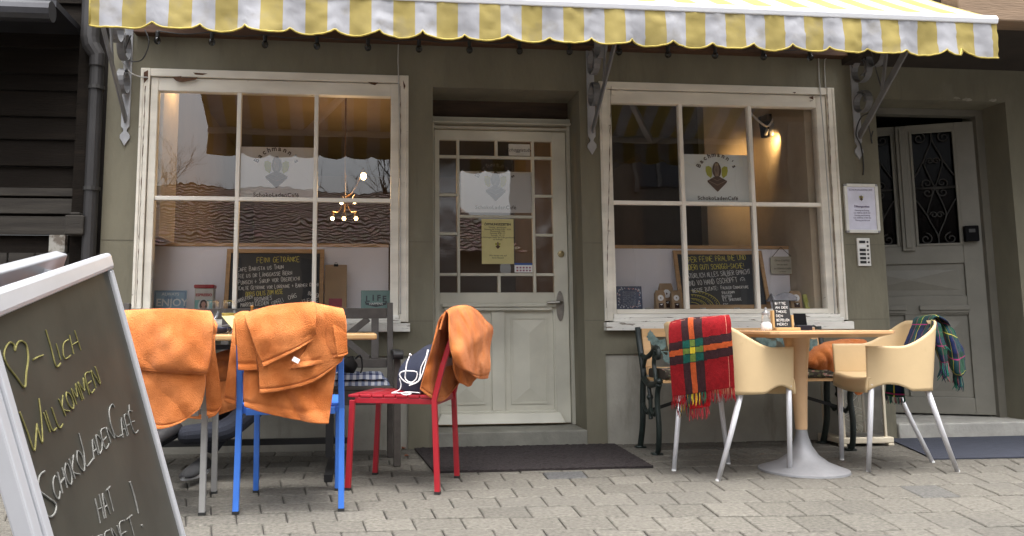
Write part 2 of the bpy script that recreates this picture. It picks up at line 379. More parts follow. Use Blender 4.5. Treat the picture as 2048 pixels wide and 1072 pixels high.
LW0, LW1, RW0, RW1 = -1.412, .297, 1.588, 3.285      # outer edges of the two window frames
DX0, DX1 = .458, 1.452                                # door recess
RD0, RD1 = 3.592, 4.596                               # right doorway
ZT, ZS, ZB = 2.415, .795, .733                        # window top, sill top, sill bottom
DT = 2.345                                            # top of door recess
wl = MB(); TH = .42
for x0, x1 in ((-1.615, LW0), (LW1, DX0), (DX1, RW0), (RW1, RD0), (RD1, 8.5)): wl.box(x0, x1, 0, TH, -.05, ZT)
wl.box(-1.615, 8.5, 0, TH, ZT, 5.5)
wl.box(LW0, LW1, 0, TH, .58, ZB); wl.box(RW0, RW1, 0, TH, .58, ZB)
wl.box(DX0, DX1, 0, TH, DT, ZT); wl.box(RD0, RD1, 0, TH, 2.35, ZT)
wl.build('wall', M_wall, cafe)
for x0, x1 in ((LW0, LW1), (RW0, RW1)):
    MB().box(x0, x1, .018, TH, -.05, .58).build('plinth', M_plinth, cafe, bevel=.004)
for x0, x1 in ((-1.611, LW0-.002), (LW1+.002, DX0-.003), (DX1+.003, RW0-.003), (RW1+.02, RD0-.004)):
    for z in (.80, 1.31): MB().box(x0, x1, -.0015, .003, z-.0018, z+.0018).build('render_joint', mat('render_joint', (.11, .10, .075), .9), cafe)
for x, z, r in ((4.80, 1.92, .055), (4.86, 1.9, .04), (4.78, 1.86, .03), (4.83, .98, .045), (4.80, .92, .06), (4.85, .86, .04), (4.76, 2.12, .02), (4.3, 2.36, .03), (4.22, 2.37, .02), (4.5, 2.36, .025)):
    n = 30; pl = [(math.cos(a*6.283/n)*r*(1.6 if z > 2.2 else 1)*(.75+.55*noise.noise(V((math.cos(a*.21)*1.7, math.sin(a*.21)*1.7, x*9)))), math.sin(a*6.283/n)*r*(.45 if z > 2.2 else 1.2)*(.75+.7*noise.noise(V((math.cos(a*.21)*1.9, math.sin(a*.21)*1.9, z*9))))) for a in range(n)]
    MB().prism(pl, (x, -.0015, z), (1, 0, 0), (0, 0, 1), (0, .004, 0)).build('bare_plaster_patch', mat('bare_plaster', (.30, .285, .235), .9, .25, 20), cafe)
# beam above the windows
MB().box(-1.45, 4.9, -.075, -.001, 2.625, 2.84).build('beam', M_beam, cafe, bevel=.006)

def shop_window(x0, x1, gx0, gx1, vx, hz, zg0, zg1):
    fr = MB(); yo = -.012
    fr.box(x0, x0+.058, yo, .09, ZS, ZT); fr.box(x1-.058, x1, yo, .09, ZS, ZT)           # casing
    fr.box(x0+.058, x1-.058, yo+.004, .09, ZT-.05, ZT)
    # inner sash
    fr.box(x0+.062, gx0, .006, .075, ZS+.04, ZT-.054); fr.box(gx1, x1-.062, .006, .075, ZS+.04, ZT-.054)
    fr.box(gx0, gx1, .008, .073, zg1, ZT-.056); fr.box(gx0, gx1, .004, .077, ZS+.046, zg0)
    # beads on the casing
    fr.box(x0+.012, x0+.02, yo-.006, yo+.001, ZS, ZT-.01); fr.box(x1-.02, x1-.012, yo-.006, yo+.001, ZS, ZT-.01)
    f = fr.build('window', M_cream, cafe, bevel=.003)
    MB().box(x0-.006, x1+.008, -.062, .05, ZB, ZS-.008).build('sill', M_sill, f, bevel=.004)
    sb = MB(); sb.box(x0+.05, x1-.05, -.042, .06, ZS-.007, ZS+.018); sb.box(x0+.06, x1-.06, -.02, .06, ZS+.019, ZS+.044); sb.build('sill_rail', M_sill, f, bevel=.003)
    m = MB()
    for x in vx: m.box(x-.013, x+.013, .014, .060, zg0, zg1)
    xs = [gx0]+[v for v in vx]+[gx1]
    for i in range(3): m.box(xs[i]+(.013 if i else 0), xs[i+1]-(.013 if i < 2 else 0), .016, .058, hz-.013, hz+.013)
    m.build('muntin', M_muntin, f, bevel=.003)
    zz = [(zg0, hz-.013), (hz+.013, zg1)]
    for z0, z1 in zz:
        for i in range(3):
            a = xs[i]+(.013 if i else 0); b = xs[i+1]-(.013 if i < 2 else 0)
            p = MB(); tlt = random.uniform(-.0012, .0012); tl2 = random.uniform(-.0012, .0012)
            p.add([(a, .036+tlt, z0), (b, .036-tlt, z0), (b, .036-tlt+tl2, z1), (a, .036+tlt+tl2, z1)], [(0, 1, 2, 3)]).build('pane', M_glass, f)
    # little nails of a light chain along the casing
    return f
lwx = [at(477, 300, .03).x, at(632, 300, .03).x]; rwx = [at(1362, 300, .03).x, at(1501, 300, .03).x]
LWIN = shop_window(LW0, LW1, -1.305, .182, lwx, at(550, 399, .03).z, .872, 2.275)
RWIN = shop_window(RW0, RW1, at(1226, 400, .02).x, at(1641, 400, .02).x, rwx, at(1420, 407.5, .03).z, .872, 2.275)
# flaked-off spots on the casing heads
def flake(pts, Y=-.0095): 
    P = [at(x, y, Y) for x, y in pts]; MB().prism([(p.x, p.z) for p in P], (0, Y, 0), (1, 0, 0), (0, 0, 1), (0, .004, 0)).build('flaked_paint_spot', mat('bare_brown_wood', (.09, .04, .018), .8, .3, 40), cafe)
flake([(344, 154), (363, 152), (362, 155), (395, 155), (391, 159), (364, 164), (352, 161)])
flake([(386, 145), (415, 147), (405, 150), (391, 149)]); flake([(736, 164), (757, 165), (750, 170), (742, 168)])
flake([(287, 145), (296, 140), (296, 157), (288, 166)], -.0145); flake([(806, 160), (811, 172), (808, 179), (807, 172)], -.0145)
flake([(1618, 195), (1626, 192), (1627, 199)]); flake([(1585, 184), (1592, 184), (1590, 187)])

# ---- interior rooms
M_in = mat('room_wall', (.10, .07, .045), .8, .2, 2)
rm = MB()
rm.box(-1.6, 3.25, 5.2, 5.3, 0, 2.75); rm.box(-1.6, 3.25, .45, 5.2, 2.70, 2.76); rm.box(-1.6, 3.25, .45, 5.2, .0, .05)
rm.box(-1.5, -1.38, .45, 5.2, .05, 2.7); rm.box(3.13, 3.25, 1.0, 5.2, .05, 2.7)
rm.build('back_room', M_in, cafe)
MB().box(1.50, 1.56, .45, 2.6, .05, 2.7).build('partition', M_in, cafe)
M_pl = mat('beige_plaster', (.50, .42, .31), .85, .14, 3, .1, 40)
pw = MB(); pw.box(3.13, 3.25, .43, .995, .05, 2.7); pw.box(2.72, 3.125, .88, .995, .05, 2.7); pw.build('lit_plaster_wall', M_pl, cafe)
MB().box(-1.345, -1.29, .1, .52, 1.345, 2.62).build('window_reveal', M_pl, cafe)
MB().box(3.115, 3.17, .10, .425, .86, 2.62).build('window_reveal', M_pl, cafe)
M_ledge = mat('white_ledge', (.72, .71, .70), .6, .06, 4)
for x0, x1 in ((-1.402, .182), (1.65, 3.11)): MB().box(x0, x1, .092, .44, .81, .865).build('window_ledge', M_ledge, cafe, bevel=.003)
# ---- cafe door (set back in its recess)
YD = .30
M_door = peel('grey_green_door_paint', (.66, .64, .54), (.80, .78, .70), .45, (8, 8, 8), .72, .3)
def dz(x, y): return at(x, y, YD).z
def dx(x, y): return at(x, y, YD).x
L0, L1 = dx(870, 600), dx(1138, 640); Z0, Z1 = dz(1000, 848), dz(1000, 262)
jb = MB(); jb.box(DX0, L0-.004, YD-.03, YD+.08, .10, 2.22); jb.box(L1+.004, DX1, YD-.03, YD+.08, .10, 2.22)
jb.box(L0-.004, L1+.004, YD-.03, YD+.08, Z1+.006, Z1+.022)
jb.build('door_frame', mat('door_frame_paint', (.46, .445, .37), .55, .1, 5), cafe)
MB().box(DX0, DX1, YD+.01, YD+.06, Z1+.09, DT).build('transom_board', M_wood_dark, cafe)
tl = MB(); zl = dz(1000, 252); tl.box(DX0, DX1, YD-.075, YD+.02, zl, zl+.014); tl.box(DX0, DX1, YD-.055, YD+.02, zl+.016, zl+.045); tl.build('transom_ledge', mat('door_frame_paint', None), cafe, bevel=.003)
# leaf from stiles, rails and glazing bars
xa, xb = dx(879, 430), dx(1107, 480)                  # glazed field
xm0, xm1 = dx(917, 430), dx(1068, 430); xc = dx(993, 300)
zr = [dz(990, 585), dz(990, 549), dz(990, 433), dz(990, 314), dz(990, 281)]
lf = MB(); b_ = .010
lf.box(L0, xa, YD, YD+.045, Z0, Z1); lf.box(xb, L1, YD, YD+.045, Z0, Z1); lf.box(xa, xb, YD+.001, YD+.044, zr[4], Z1)
zl_ = zr[0]; zb1 = dz(1000, 622)
lf.box(xa, xb, YD+.001, YD+.044, zb1, zl_)
px0, px1, pm0, pm1 = dx(882, 700), dx(1108, 700), dx(984, 700), dx(1010, 700); zp0 = dz(1000, 822)
lf.box(xa, xb, YD+.001, YD+.044, Z0, zp0); lf.box(pm0, pm1, YD+.002, YD+.043, zp0, zb1)
lf.box(xa, px0, YD+.002, YD+.043, zp0, zb1); lf.box(px1, xb, YD+.002, YD+.043, zp0, zb1)
bars = MB()
def vb(x, z0, z1): bars.box(x-b_, x+b_, YD+.004, YD+.04, z0, z1)
def hb(z, x0, x1): bars.box(x0, x1, YD+.005, YD+.039, z-b_, z+b_)
vb(xm0, zr[0], zr[4]); vb(xm1, zr[0], zr[4]); vb(xc, zr[3], zr[4]); vb(xc+.01, zr[0], zr[1])
for z in (zr[1], zr[3]):
    hb(z, xa, xm0-b_); hb(z, xm0+b_, xm1-b_); hb(z, xm1+b_, xb)
hb(zr[2], xm0+b_, xm1-b_)
for x0, x1, ys in ((xa, xm0-b_, (389, 467)), (xm1+b_, xb, (392, 470))):
    for y in ys: hb(dz((x0 < 1) and 898 or 1088, y), x0, x1)
door = lf.build('door', M_door, cafe, bevel=.003)
bars.build('glazing_bar', M_door, door, bevel=.004)
pn = MB()
for x0, x1 in ((px0, pm0), (pm1, px1)):
    pn.box(x0, x1, YD+.02, YD+.035, zp0, zb1)
    m_ = .055; a0, a1, c0, c1 = x0+m_, x1-m_, zp0+m_, zb1-m_
    e = .075
    pn.add([(a0, YD+.019, c0), (a1, YD+.019, c0), (a1, YD+.019, c1), (a0, YD+.019, c1), ((a0+a1)/2, YD+.003, c0+e*1.3), ((a0+a1)/2, YD+.003, c1-e*1.3)],
           [(0, 1, 4), (1, 2, 5, 4), (2, 3, 5), (3, 0, 4, 5)])
    for q in ((a0-.012, a1+.012, c0-.012, c0), (a0-.012, a1+.012, c1, c1+.012), (a0-.012, a0, c0, c1), (a1, a1+.012, c0, c1)):
        pn.box(q[0], q[1], YD+.012, YD+.022, q[2], q[3])
pn.build('door_panel', M_door, door)
mo = MB(); z_ = dz(1000, 613); mo.box(dx(883, 613), dx(1110, 613), YD-.035, YD, z_-.004, z_+.022); mo.box(dx(888, 622), dx(1103, 622), YD-.022, YD, z_-.028, z_-.005); mo.build('moulding', M_door, door, bevel=.006)
kz = dz(1000, 826); kp = MB(); k0, k1 = dx(872, 830), dx(1128, 830)
kp.add([(k0, YD-.05, Z0+.006), (k1, YD-.05, Z0+.006), (k1, YD-.002, Z0+.006), (k0, YD-.002, Z0+.006), (k0+.03, YD-.02, kz), (k1-.03, YD-.02, kz), (k1-.03, YD-.002, kz), (k0+.03, YD-.002, kz)],
       [(0, 1, 2, 3), (4, 5, 6, 7), (0, 1, 5, 4), (1, 2, 6, 5), (2, 3, 7, 6), (3, 0, 4, 7)]).build('weather_bar', M_door, door, bevel=.004)
M_fglass = glassmat('frosted_door_glass', (.55, .5, .45), 1.0, .18, .25)
M_dglass = glassmat('door_glass', refl=1.0, base=.12, wob=.015)
MB().add([(xm0, YD+.022, zr[2]), (xm1, YD+.022, zr[2]), (xm1, YD+.022, zr[3]), (xm0, YD+.022, zr[3])], [(0, 1, 2, 3)]).build('pane', M_dglass, door)
MB().add([(xm0, YD+.022, zr[1]), (xm1, YD+.022, zr[1]), (xm1, YD+.022, zr[2]), (xm0, YD+.022, zr[2])], [(0, 1, 2, 3)]).build('pane', M_dglass, door)
for x0, x1, z0, z1 in ((xa, xm0, zr[0], zr[1]), (xm0, xc+.01, zr[0], zr[1]), (xc+.01, xm1, zr[0], zr[1]), (xm1, xb, zr[0], zr[1]), (xa, xm0, zr[1], zr[3]), (xm1, xb, zr[1], zr[3]), (xa, xm0, zr[3], zr[4]), (xm0, xc, zr[3], zr[4]), (xc, xm1, zr[3], zr[4]), (xm1, xb, zr[3], zr[4])):
    MB().add([(x0, YD+.024, z0), (x1, YD+.024, z0), (x1, YD+.024, z1), (x0, YD+.024, z1)], [(0, 1, 2, 3)]).build('pane', M_fglass, door)
M_steel = mat('worn_steel', (.34, .32, .29), .35, .2, 20, metal=.9)
hx, hz_ = dx(1120, 605), dz(1120, 605)
hp = MB(); pl = [(.028*math.sin(a), .105*math.cos(a)) for a in [i*6.283/20 for i in range(20)]]
hp.prism(pl, (hx, YD-.006, dz(1120, 612)), (1, 0, 0), (0, 0, 1), (0, .006, 0))
hp.tube([(hx, YD-.005, hz_), (hx, YD-.05, hz_), (hx-.02, YD-.056, hz_), (hx-.105, YD-.052, hz_-.004)], [.012, .011, .0115, .009], 8)
hp.build('handle', M_steel, door, smooth=False, bevel=.001)
MB().lathe([(.024, 0), (.022, .012), (.011, .014), (.010, .010)], (dx(1122, 508), YD, dz(1122, 508)), 20, (0, -1, 0)).build('lock', mat('brass', (.35, .28, .15), .35, .2, 10, metal=.8), door, smooth=False)
M_step = mat('grey_step_stone', (.20, .195, .165), .8, .25, 5, .3, 60)
MB().box(DX0-.01, DX1-.0, -.012, .52, -.03, .098).build('step', M_step, cafe, bevel=.008)
M_step2 = mat('pale_step_stone', (.33, .32, .29), .8, .22, 6, .3, 50)
MB().box(RD0+.002, 5.6, -.02, .9, -.03, at(1900, 846, -.02).z).build('step', M_step2, cafe, bevel=.01)
# ---- right house door, ajar
zs2 = at(1900, 846, -.02).z
YR = .215; JX = RD1-.012
jm = MB(); jm.box(RD1-.06, RD1-.002, YR, YR+.07, zs2, 2.348); jm.box(RD0, RD1-.06, YR, YR+.07, 2.30, 2.348); jm.build('door_frame', mat('grey_frame_paint', (.14, .13, .105), .6, .12, 5), cafe)
M_gdoor = mat('grey_house_door', (.185, .175, .145), .5, .13, 4, .06, 40)
HX, HY = RD1-.055, YR+.03
ang = math.radians(24)
DW, DH = 1.0, 2.26-zs2
# local door frame: u runs from the hinge (right) to the free edge (left, further in); n faces the street
U2 = V((-math.cos(ang), math.sin(ang), 0)); N2 = V((-math.sin(ang), -math.cos(ang), 0)); Z2 = V((0, 0, 1)); O2 = V((HX, HY, zs2+.012))
def db(mb, u0, u1, n0, n1, z0, z1): return mb.obox(O2+U2*((u0+u1)/2)+N2*((n0+n1)/2)+Z2*((z0+z1)/2), U2, N2, Z2, abs(u1-u0)/2, abs(n1-n0)/2, abs(z1-z0)/2)
zg0, zg1 = 1.235, 2.11
d2 = MB(); db(d2, 0, .13, -.045, 0, 0, DH); db(d2, DW-.13, DW, -.045, 0, 0, DH); db(d2, .13, DW-.13, -.044, -.001, zg1, DH); db(d2, .435, .545, -.0435, .0, zg0, zg1); db(d2, .435, .545, -.0435, .0, .12, .72); db(d2, .13, DW-.13, -.044, -.001, 1.10, zg0); db(d2, .13, DW-.13, -.044, -.001, .72, .86); db(d2, .13, DW-.13, -.044, -.001, 0, .12)
hd = d2.build('house_door', M_gdoor, cafe, bevel=.004)
d3 = MB()
db(d3, .448, .532, 0, .03, 1.20, 2.15); db(d3, .470, .510, .03, .042, 1.22, 2.13)
for u0, u1 in ((.13, .435), (.545, DW-.13)):
    for ua_, ub_, za, zb_ in ((u0, u1, .12, .72),)+(((.13, DW-.13, .86, 1.10),) if u0 < .2 else ()):
        db(d3, ua_, ub_, -.035, -.018, za, zb_)
        um, zm = (ua_+ub_)/2, (za+zb_)/2; e = .045
        P = lambda u, z, n: O2+U2*u+N2*n+Z2*z
        d3.add([P(ua_+e, za+e, -.017), P(ub_-e, za+e, -.017), P(ub_-e, zb_-e, -.017), P(ua_+e, zb_-e, -.017), P(um, min(zm-.002, za+.16), .0), P(um, max(zm+.002, zb_-.16), .0)], [(0, 1, 4), (1, 2, 5, 4), (2, 3, 5), (3, 0, 4, 5)])
    db(d3, u0-.012, u1+.012, 0, .022, .755, .79); db(d3, u0-.006, u1+.006, 0, .012, .735, .754)
    for q in ((u0+.018, u1-.018, zg0-.0, zg0+.016), (u0+.018, u1-.018, zg1-.016, zg1)): db(d3, q[0], q[1], -.012, .006, q[2], q[3])
    for ua in (u0, u1-.018): db(d3, ua, ua+.018, -.012, .006, zg0, zg1)
d3.build('door_panel', M_gdoor, hd, bevel=.003)
M_dark = glassmat('dark_door_glass', (.12, .11, .1), .12, .15, .02, .0)
for u0, u1 in ((.13, .435), (.545, DW-.13)):
    P = lambda u, z, n: O2+U2*u+N2*n+Z2*z
    MB().add([P(u0, zg0, -.03), P(u1, zg0, -.03), P(u1, zg1, -.03), P(u0, zg1, -.03)], [(0, 1, 2, 3)]).build('pane', M_dark, hd)
    # wrought iron grille of scrolls
    gm = MB(); uc = (u0+u1)/2; hw = (u1-u0)/2-.02; hh = (zg1-zg0)/2
    def cv(pts, r=.0055): gm.tube(crom([P(uc+a*hw, zg0+hh+b*hh, -.012) for a, b in pts], 26), r, 5)
    def sp(cu, cz, r0, sgn, t0, turns=1.3, rr=.005):
        gm.tube([P(uc+cu*hw+sgn*math.cos(t0+t*6.283*turns)*r0*(1-t*.8), zg0+hh+cz*hh+math.sin(t0+t*6.283*turns)*r0*(1-t*.8), -.012) for t in [i/18 for i in range(19)]], rr, 5)
    for s in (-1, 1):
        for t in (0, 1):
            zz = (lambda b: b) if t == 0 else (lambda b: -b)
            cv([(0, zz(.98)), (.05*s, zz(.8)), (.45*s, zz(.5)), (.35*s, zz(.3)), (0, zz(.0))])
            cv([(.42*s, zz(.52)), (.8*s, zz(.3)), (1*s, zz(.2))])
            sp(.62*s, zz(.88), .045, s, 1.57); sp(.38*s, zz(.08), .04, s, 1.57 if t else -1.57); sp(.16*s, zz(.47), .026, s, 0)
    db(gm, u0, u1, -.02, -.006, zg0+hh-.009, zg0+hh+.009)
    gm.build('iron_grille', mat('dark_iron', (.05, .048, .045), .5, .2, 20, metal=.5), hd, smooth=True)
lk = MB(); db(lk, .035, .125, 0, .055, 1.255, 1.37); lkb = lk.build('lock_box', mat('black_plastic', (.005, .005, .006), .6, .2, 10, spec=.08), hd, bevel=.005)
lk = MB(); db(lk, .06, .10, .055, .058, 1.32, 1.345); lk.build('lock_window', mat('grey_metal_trim', (.03, .03, .03), .4, .1, 10), lkb)
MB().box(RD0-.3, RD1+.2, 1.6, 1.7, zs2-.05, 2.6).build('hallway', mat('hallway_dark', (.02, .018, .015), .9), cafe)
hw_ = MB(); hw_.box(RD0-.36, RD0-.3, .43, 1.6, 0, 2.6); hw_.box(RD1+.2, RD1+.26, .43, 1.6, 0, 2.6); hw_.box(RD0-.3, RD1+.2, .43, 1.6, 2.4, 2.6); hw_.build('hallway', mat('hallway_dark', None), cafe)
# ---- three wrought brackets
M_iron = mat('grey_painted_iron', (.16, .16, .165), .5, .15, 10)
M_ironl = mat('pale_painted_iron', (.34, .345, .36), .5, .12, 10)
def bracket(x):
    mb = MB(); y0 = -.012
    w_ = .026
    poly = [(-w_, 2.85), (-w_, 2.03), (-.014, 2.015), (-.010, 2.0), (-.03, 1.975), (-.031, 1.955), (-.012, 1.925), (0, 1.905), (.012, 1.925), (.031, 1.955), (.03, 1.975), (.010, 2.0), (.014, 2.015), (w_, 2.03), (w_, 2.85)]
    mb.prism(poly, (x, -.001, 0), (1, 0, 0), (0, 0, 1), (0, -.011, 0))
    b = mb.build('bracket', M_ironl, cafe, bevel=.002)
    br = MB(); br.bar((x+.004, -.012, 2.065), (x+.004, -.86, 2.76), .05, .012, up=(1, 0, 0)); br.bar((x, -.012, 2.74), (x, -.90, 2.77), .05, .014)
    br.bar((x-.002, -.30, 2.32), (x-.002, -.42, 2.74), .03, .01, up=(1, 0, 0)); br.build('brace', M_iron, b, bevel=.002)
    def ring(cy, cz, r, tw=1.0, st=0):
        pts = []; sc = MB()
        for i in range(25):
            t = i/24; a = st+t*6.283*tw; rr = r*(1-.45*max(0, t-.55)/.45)
            pts.append((cy+math.cos(a)*rr, cz+math.sin(a)*rr))
        for i in range(24):
            (a, c), (e, f_) = pts[i], pts[i+1]; sc.obox((x, (a+e)/2, (c+f_)/2), (1, 0, 0), (0, e-a, f_-c), (0, -(f_-c), e-a), .022, math.hypot(e-a, f_-c)/2+.002, .003)
        sc.build('scroll', M_iron, b, smooth=False)
    ring(-.085, 2.30, .075, 1.35, 1.2); ring(-.10, 2.52, .085, 1.35, 2.2); ring(-.26, 2.58, .085, 1.35, .4)
for x in (-1.494, 1.531, 3.443): bracket(x)

# ------------------------------------------------------------------ timber shed on the left
M_plank = mat('weathered_planks', (.008, .0055, .0035), .9, .3, 1.6, .6, 25, stretch=(.6, 6, 16), spec=.2, col2=(.026, .018, .012), thr=(.5, .95))
shed = thing('timber_shed', (-3, .05, 0), 'dark weathered plank wall of the shed left of the downpipe', 'shed')
pk = MB(); z = .0; i = 0
SX = -1.745
while z < 3.6:
    h = random.choice((.11, .13, .15, .17)); y = .06+random.uniform(-.008, .008)
    pk.add([(-9, y-.012, z), (SX, y-.012, z), (SX, y+.012, z+h-.006), (-9, y+.012, z+h-.006), (-9, y+.06, z), (SX, y+.06, z), (SX, y+.06, z+h-.006), (-9, y+.06, z+h-.006)],
           [(0, 1, 2, 3), (0, 1, 5, 4), (3, 2, 6, 7), (1, 5, 6, 2), (0, 4, 7, 3)]); z += h
pk.build('plank_wall', M_plank, shed)
M_plank2 = mat('grey_bleached_planks', (.022, .018, .014), .85, .3, 1.6, .4, 25, stretch=(.8, 5, 14), col2=(.062, .054, .043), thr=(.4, .8))
pk = MB()
for y0, y1, xr in ((396, 428, 168), (432, 470, 140), (375, 393, 172)):
    a = at(0, y0, .03); b = at(xr, y1, .03); pk.box(-9, b.x, .028, .05, b.z, a.z)
pk.build('bleached_plank', M_plank2, shed, bevel=.003)
pk = MB()
for k in range(18): pk.box(-4.4+k*.16, -4.4+k*.16+.15, .02, .045, .0, at(60, 506, .03).z)
pk.build('upright_plank', M_plank2, shed, bevel=.003)
MB().box(SX, -1.60, .10, .5, 0, 3.6).build('side_board', mat('dark_side_board', (.02, .015, .012), .85), shed)
P1 = MB(); a = at(163, 300, -.02); P1.box(a.x-.045, a.x+.03, -.02, .1, 0, 3.6); P1.build('corner_post', M_plank, shed, bevel=.006)
P2 = MB(); a0, a1 = at(132, 424, -.10), at(168, 470, -.10); P2.box(a0.x, a1.x, -.12, .03, a1.z, a0.z-.02); P2.box(a0.x+.02, a1.x-.03, -.10, .03, a0.z-.02, a0.z); P2.build('beam_end', M_plank2, shed, bevel=.008)
P3 = MB(); a0, a1 = at(100, 470, -.02), at(130, 504, -.02); P3.box(a0.x, a1.x, -.03, .02, a1.z, a0.z); P3.build('white_trim', mat('flaked_white_trim', (.12, .1, .08), .8, .3, 6, stretch=(2, 2, 2), col2=(.3, .29, .26), thr=(.45, .55)), shed)
gt = MB(); zg = at(60, 22, -.45).z
gt.tube([(-9, -.45, zg), (-1.80, -.45, zg)], .062, 12); gt.box(-9, -1.80, -.40, .1, zg+.05, zg+.09)
gt.build('gutter', mat('dark_zinc', (.055, .055, .06), .45, .25, 4, metal=.6), shed, smooth=False)
# downpipe between the shed and the cafe
M_zinc = mat('dark_zinc_pipe', (.042, .040, .040), .55, .25, 3, metal=.5)
dpx = at(191, 300, -.06).x; dpb = at(183, 470, -.06).x
dn = thing('downpipe', (dpx, -.06, 0), 'dark zinc downpipe beside the left olive pilaster', 'downpipe')
t0 = at(186, 50, -.06); t1 = at(188, 84, -.06); t2 = at(203, 103, -.06)
px_ = at(191, 200, -.06).x
d_ = MB(); d_.tube([(t0.x-.01, -.07, 3.2), (t0.x-.01, -.07, t1.z+.02), (t0.x, -.07, t1.z-.03), (px_+.0, -.065, t2.z-.03), (px_, -.065, t2.z-.1)], [.056, .056, .054, .047, .045], 14)
d_.tube([(px_, -.06, t2.z-.06), (px_+.004, -.06, 0.02)], .042, 14); d_.build('pipe', M_zinc, dn, smooth=False)
for z in (1.62, .9, 2.26):
    cl = MB(); cl.lathe([(.046, -.012), (.05, -.012), (.05, .012), (.046, .012)], (px_+.002, -.06, z), 14); cl.box(px_-.005, px_+.012, -.06, .02, z-.01, z+.01)
    cl.build('pipe_clamp', mat('clamp_metal', (.05, .048, .046), .5, .2, 10, metal=.6), dn)
# eave beam of the house at the right, above the awning's end
ev = thing('eave_beam', (5.2, -1.05, 2.6), 'brown stained eave beam at the top right corner', 'beam')
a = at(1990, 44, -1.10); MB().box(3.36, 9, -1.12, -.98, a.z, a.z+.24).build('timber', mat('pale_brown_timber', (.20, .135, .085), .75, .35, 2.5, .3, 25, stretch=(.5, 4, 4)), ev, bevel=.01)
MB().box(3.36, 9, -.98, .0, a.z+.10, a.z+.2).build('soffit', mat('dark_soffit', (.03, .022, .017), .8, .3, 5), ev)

# ------------------------------------------------------------------ awning
YF = -1.40
XL, XR = at(177, 55, YF).x, at(1997, 112, YF).x
zbar = at(1990, 48, YF).z; 
HWS = .10533; X_first = XL+.045
YEL, WHI = (.31, .245, .075), (.335, .335, .355)
M_awn = vmat('awning_fabric', rough=.75, bump=.15, bscale=14, trans=.035, var=.16, vscale=7, spec=.3, dirt=((.22, .19, .12), 9, .55, .45))
M_alu = mat('white_aluminium', (.80, .81, .85), .35, .03, 4)
aw = thing('awning', (1.0, 0, 2.4), 'yellow and white striped awning with scalloped valance over the cafe front', 'awning')
edges = [XL, X_first]
while edges[-1]+HWS < XR-.012: edges.append(edges[-1]+HWS)
edges.append(XR)
def stripe(i): return YEL if i % 2 == 0 else WHI
ZW, YW = zbar+.05+.72*abs(YF+.06), -.06
fb = MB(); nv = 16
for i in range(len(edges)-1):
    for j in range(nv):
        q = []
        for x, t in ((edges[i], j/nv), (edges[i+1], j/nv), (edges[i+1], (j+1)/nv), (edges[i], (j+1)/nv)):
            y = YF+.02+(YW-YF-.02)*t; z = zbar+.045+(ZW-zbar-.045)*t - .05*math.sin(math.pi*t)
            xx = x; q.append((xx, y, z))
        fb.add(q, [(0, 1, 2, 3)], stripe(i))
b = fb.build('fabric', M_awn, aw, smooth=True)
vb_ = MB(); SC0 = XL+.292; PER = 2*HWS; ns = 6
def drop(x):
    if x < SC0: u = max(0, (x-XL)/(SC0-XL)); return .178 + .012*(1-math.exp(-u*6)) - .040*max(0, (u-.62)/.38)**2
    if x > XR-.22: u = (x-(XR-.22))/.22; return .150+.040*min(1, u*2.2)**.7 if u < .5 else .19
    u = ((x-SC0) % PER)/PER; return .150 + .040*math.sqrt(max(0, 1-(2*u-1)**2))**.9
nvv = 9
def vp(x, t):
    d = drop(x); y = YF-.006 - .012*t*math.sin(x*21+1.3*math.sin(x*5)) - .02*t*noise.noise(V((x*3.1, 2.2, t))) + .006*noise.noise(V((x*17, t*4, 1))) + .006*noise.noise(V((x*38+t*9, t*11, 5)))
    return (x, y, zbar+.004 - d*t)
for i in range(len(edges)-1):
    m_ = max(2, int(round((edges[i+1]-edges[i])/.0176)))
    for s in range(m_):
        x0 = edges[i]+(edges[i+1]-edges[i])*s/m_; x1 = edges[i]+(edges[i+1]-edges[i])*(s+1)/m_
        for j in range(nvv):
            vb_.add([vp(x0, j/nvv), vp(x1, j/nvv), vp(x1, (j+1)/nvv), vp(x0, (j+1)/nvv)], [(0, 1, 2, 3)], stripe(i))
va = vb_.build('valance', M_awn, aw, normals=False)
bm_ = bmesh.new(); bm_.from_mesh(va.data); bmesh.ops.remove_doubles(bm_, verts=bm_.verts, dist=.0002); bm_.to_mesh(va.data); bm_.free()
va.data.polygons.foreach_set('use_smooth', [True]*len(va.data.polygons))
pts = [V(vp(XL+(XR-XL)*i/420, 1.0)) for i in range(421)]
MB().tube(pts, .0045, 6).build('piping', mat('yellow_piping', (.42, .33, .07), .8, .25, 20), va, smooth=True)
MB().tube([vp(XL, 0), vp(XL, 1)], .004, 6).build('piping', mat('yellow_piping', None), va, smooth=True)
fbq = MB(); fbq.prism([(-.012, -.002), (.03, -.002), (.035, .03), (.02, .046), (-.008, .044), (-.02, .022)], (XL-.004, YF, zbar), (0, 1, 0), (0, 0, 1), (XR-XL+.008, 0, 0))
fbq.build('front_bar', M_alu, aw, bevel=.004)
for x, dx_ in ((-.6, .55), (2.6, -.55)):
    ar = MB(); ar.bar((x, -.08, ZW-.32), (x+dx_, -.72, (ZW+zbar)/2-.24), .045, .06); ar.bar((x+dx_, -.72, (ZW+zbar)/2-.24), (x+.12*(1 if dx_ > 0 else -1), YF+.03, zbar+.01), .04, .05)
    ar.build('folding_arm', M_alu, aw, bevel=.004)
MB().tube([(XL, -.09, ZW-.03), (XR, -.09, ZW-.03)], .045, 12).build('roller', M_alu, aw, smooth=False)

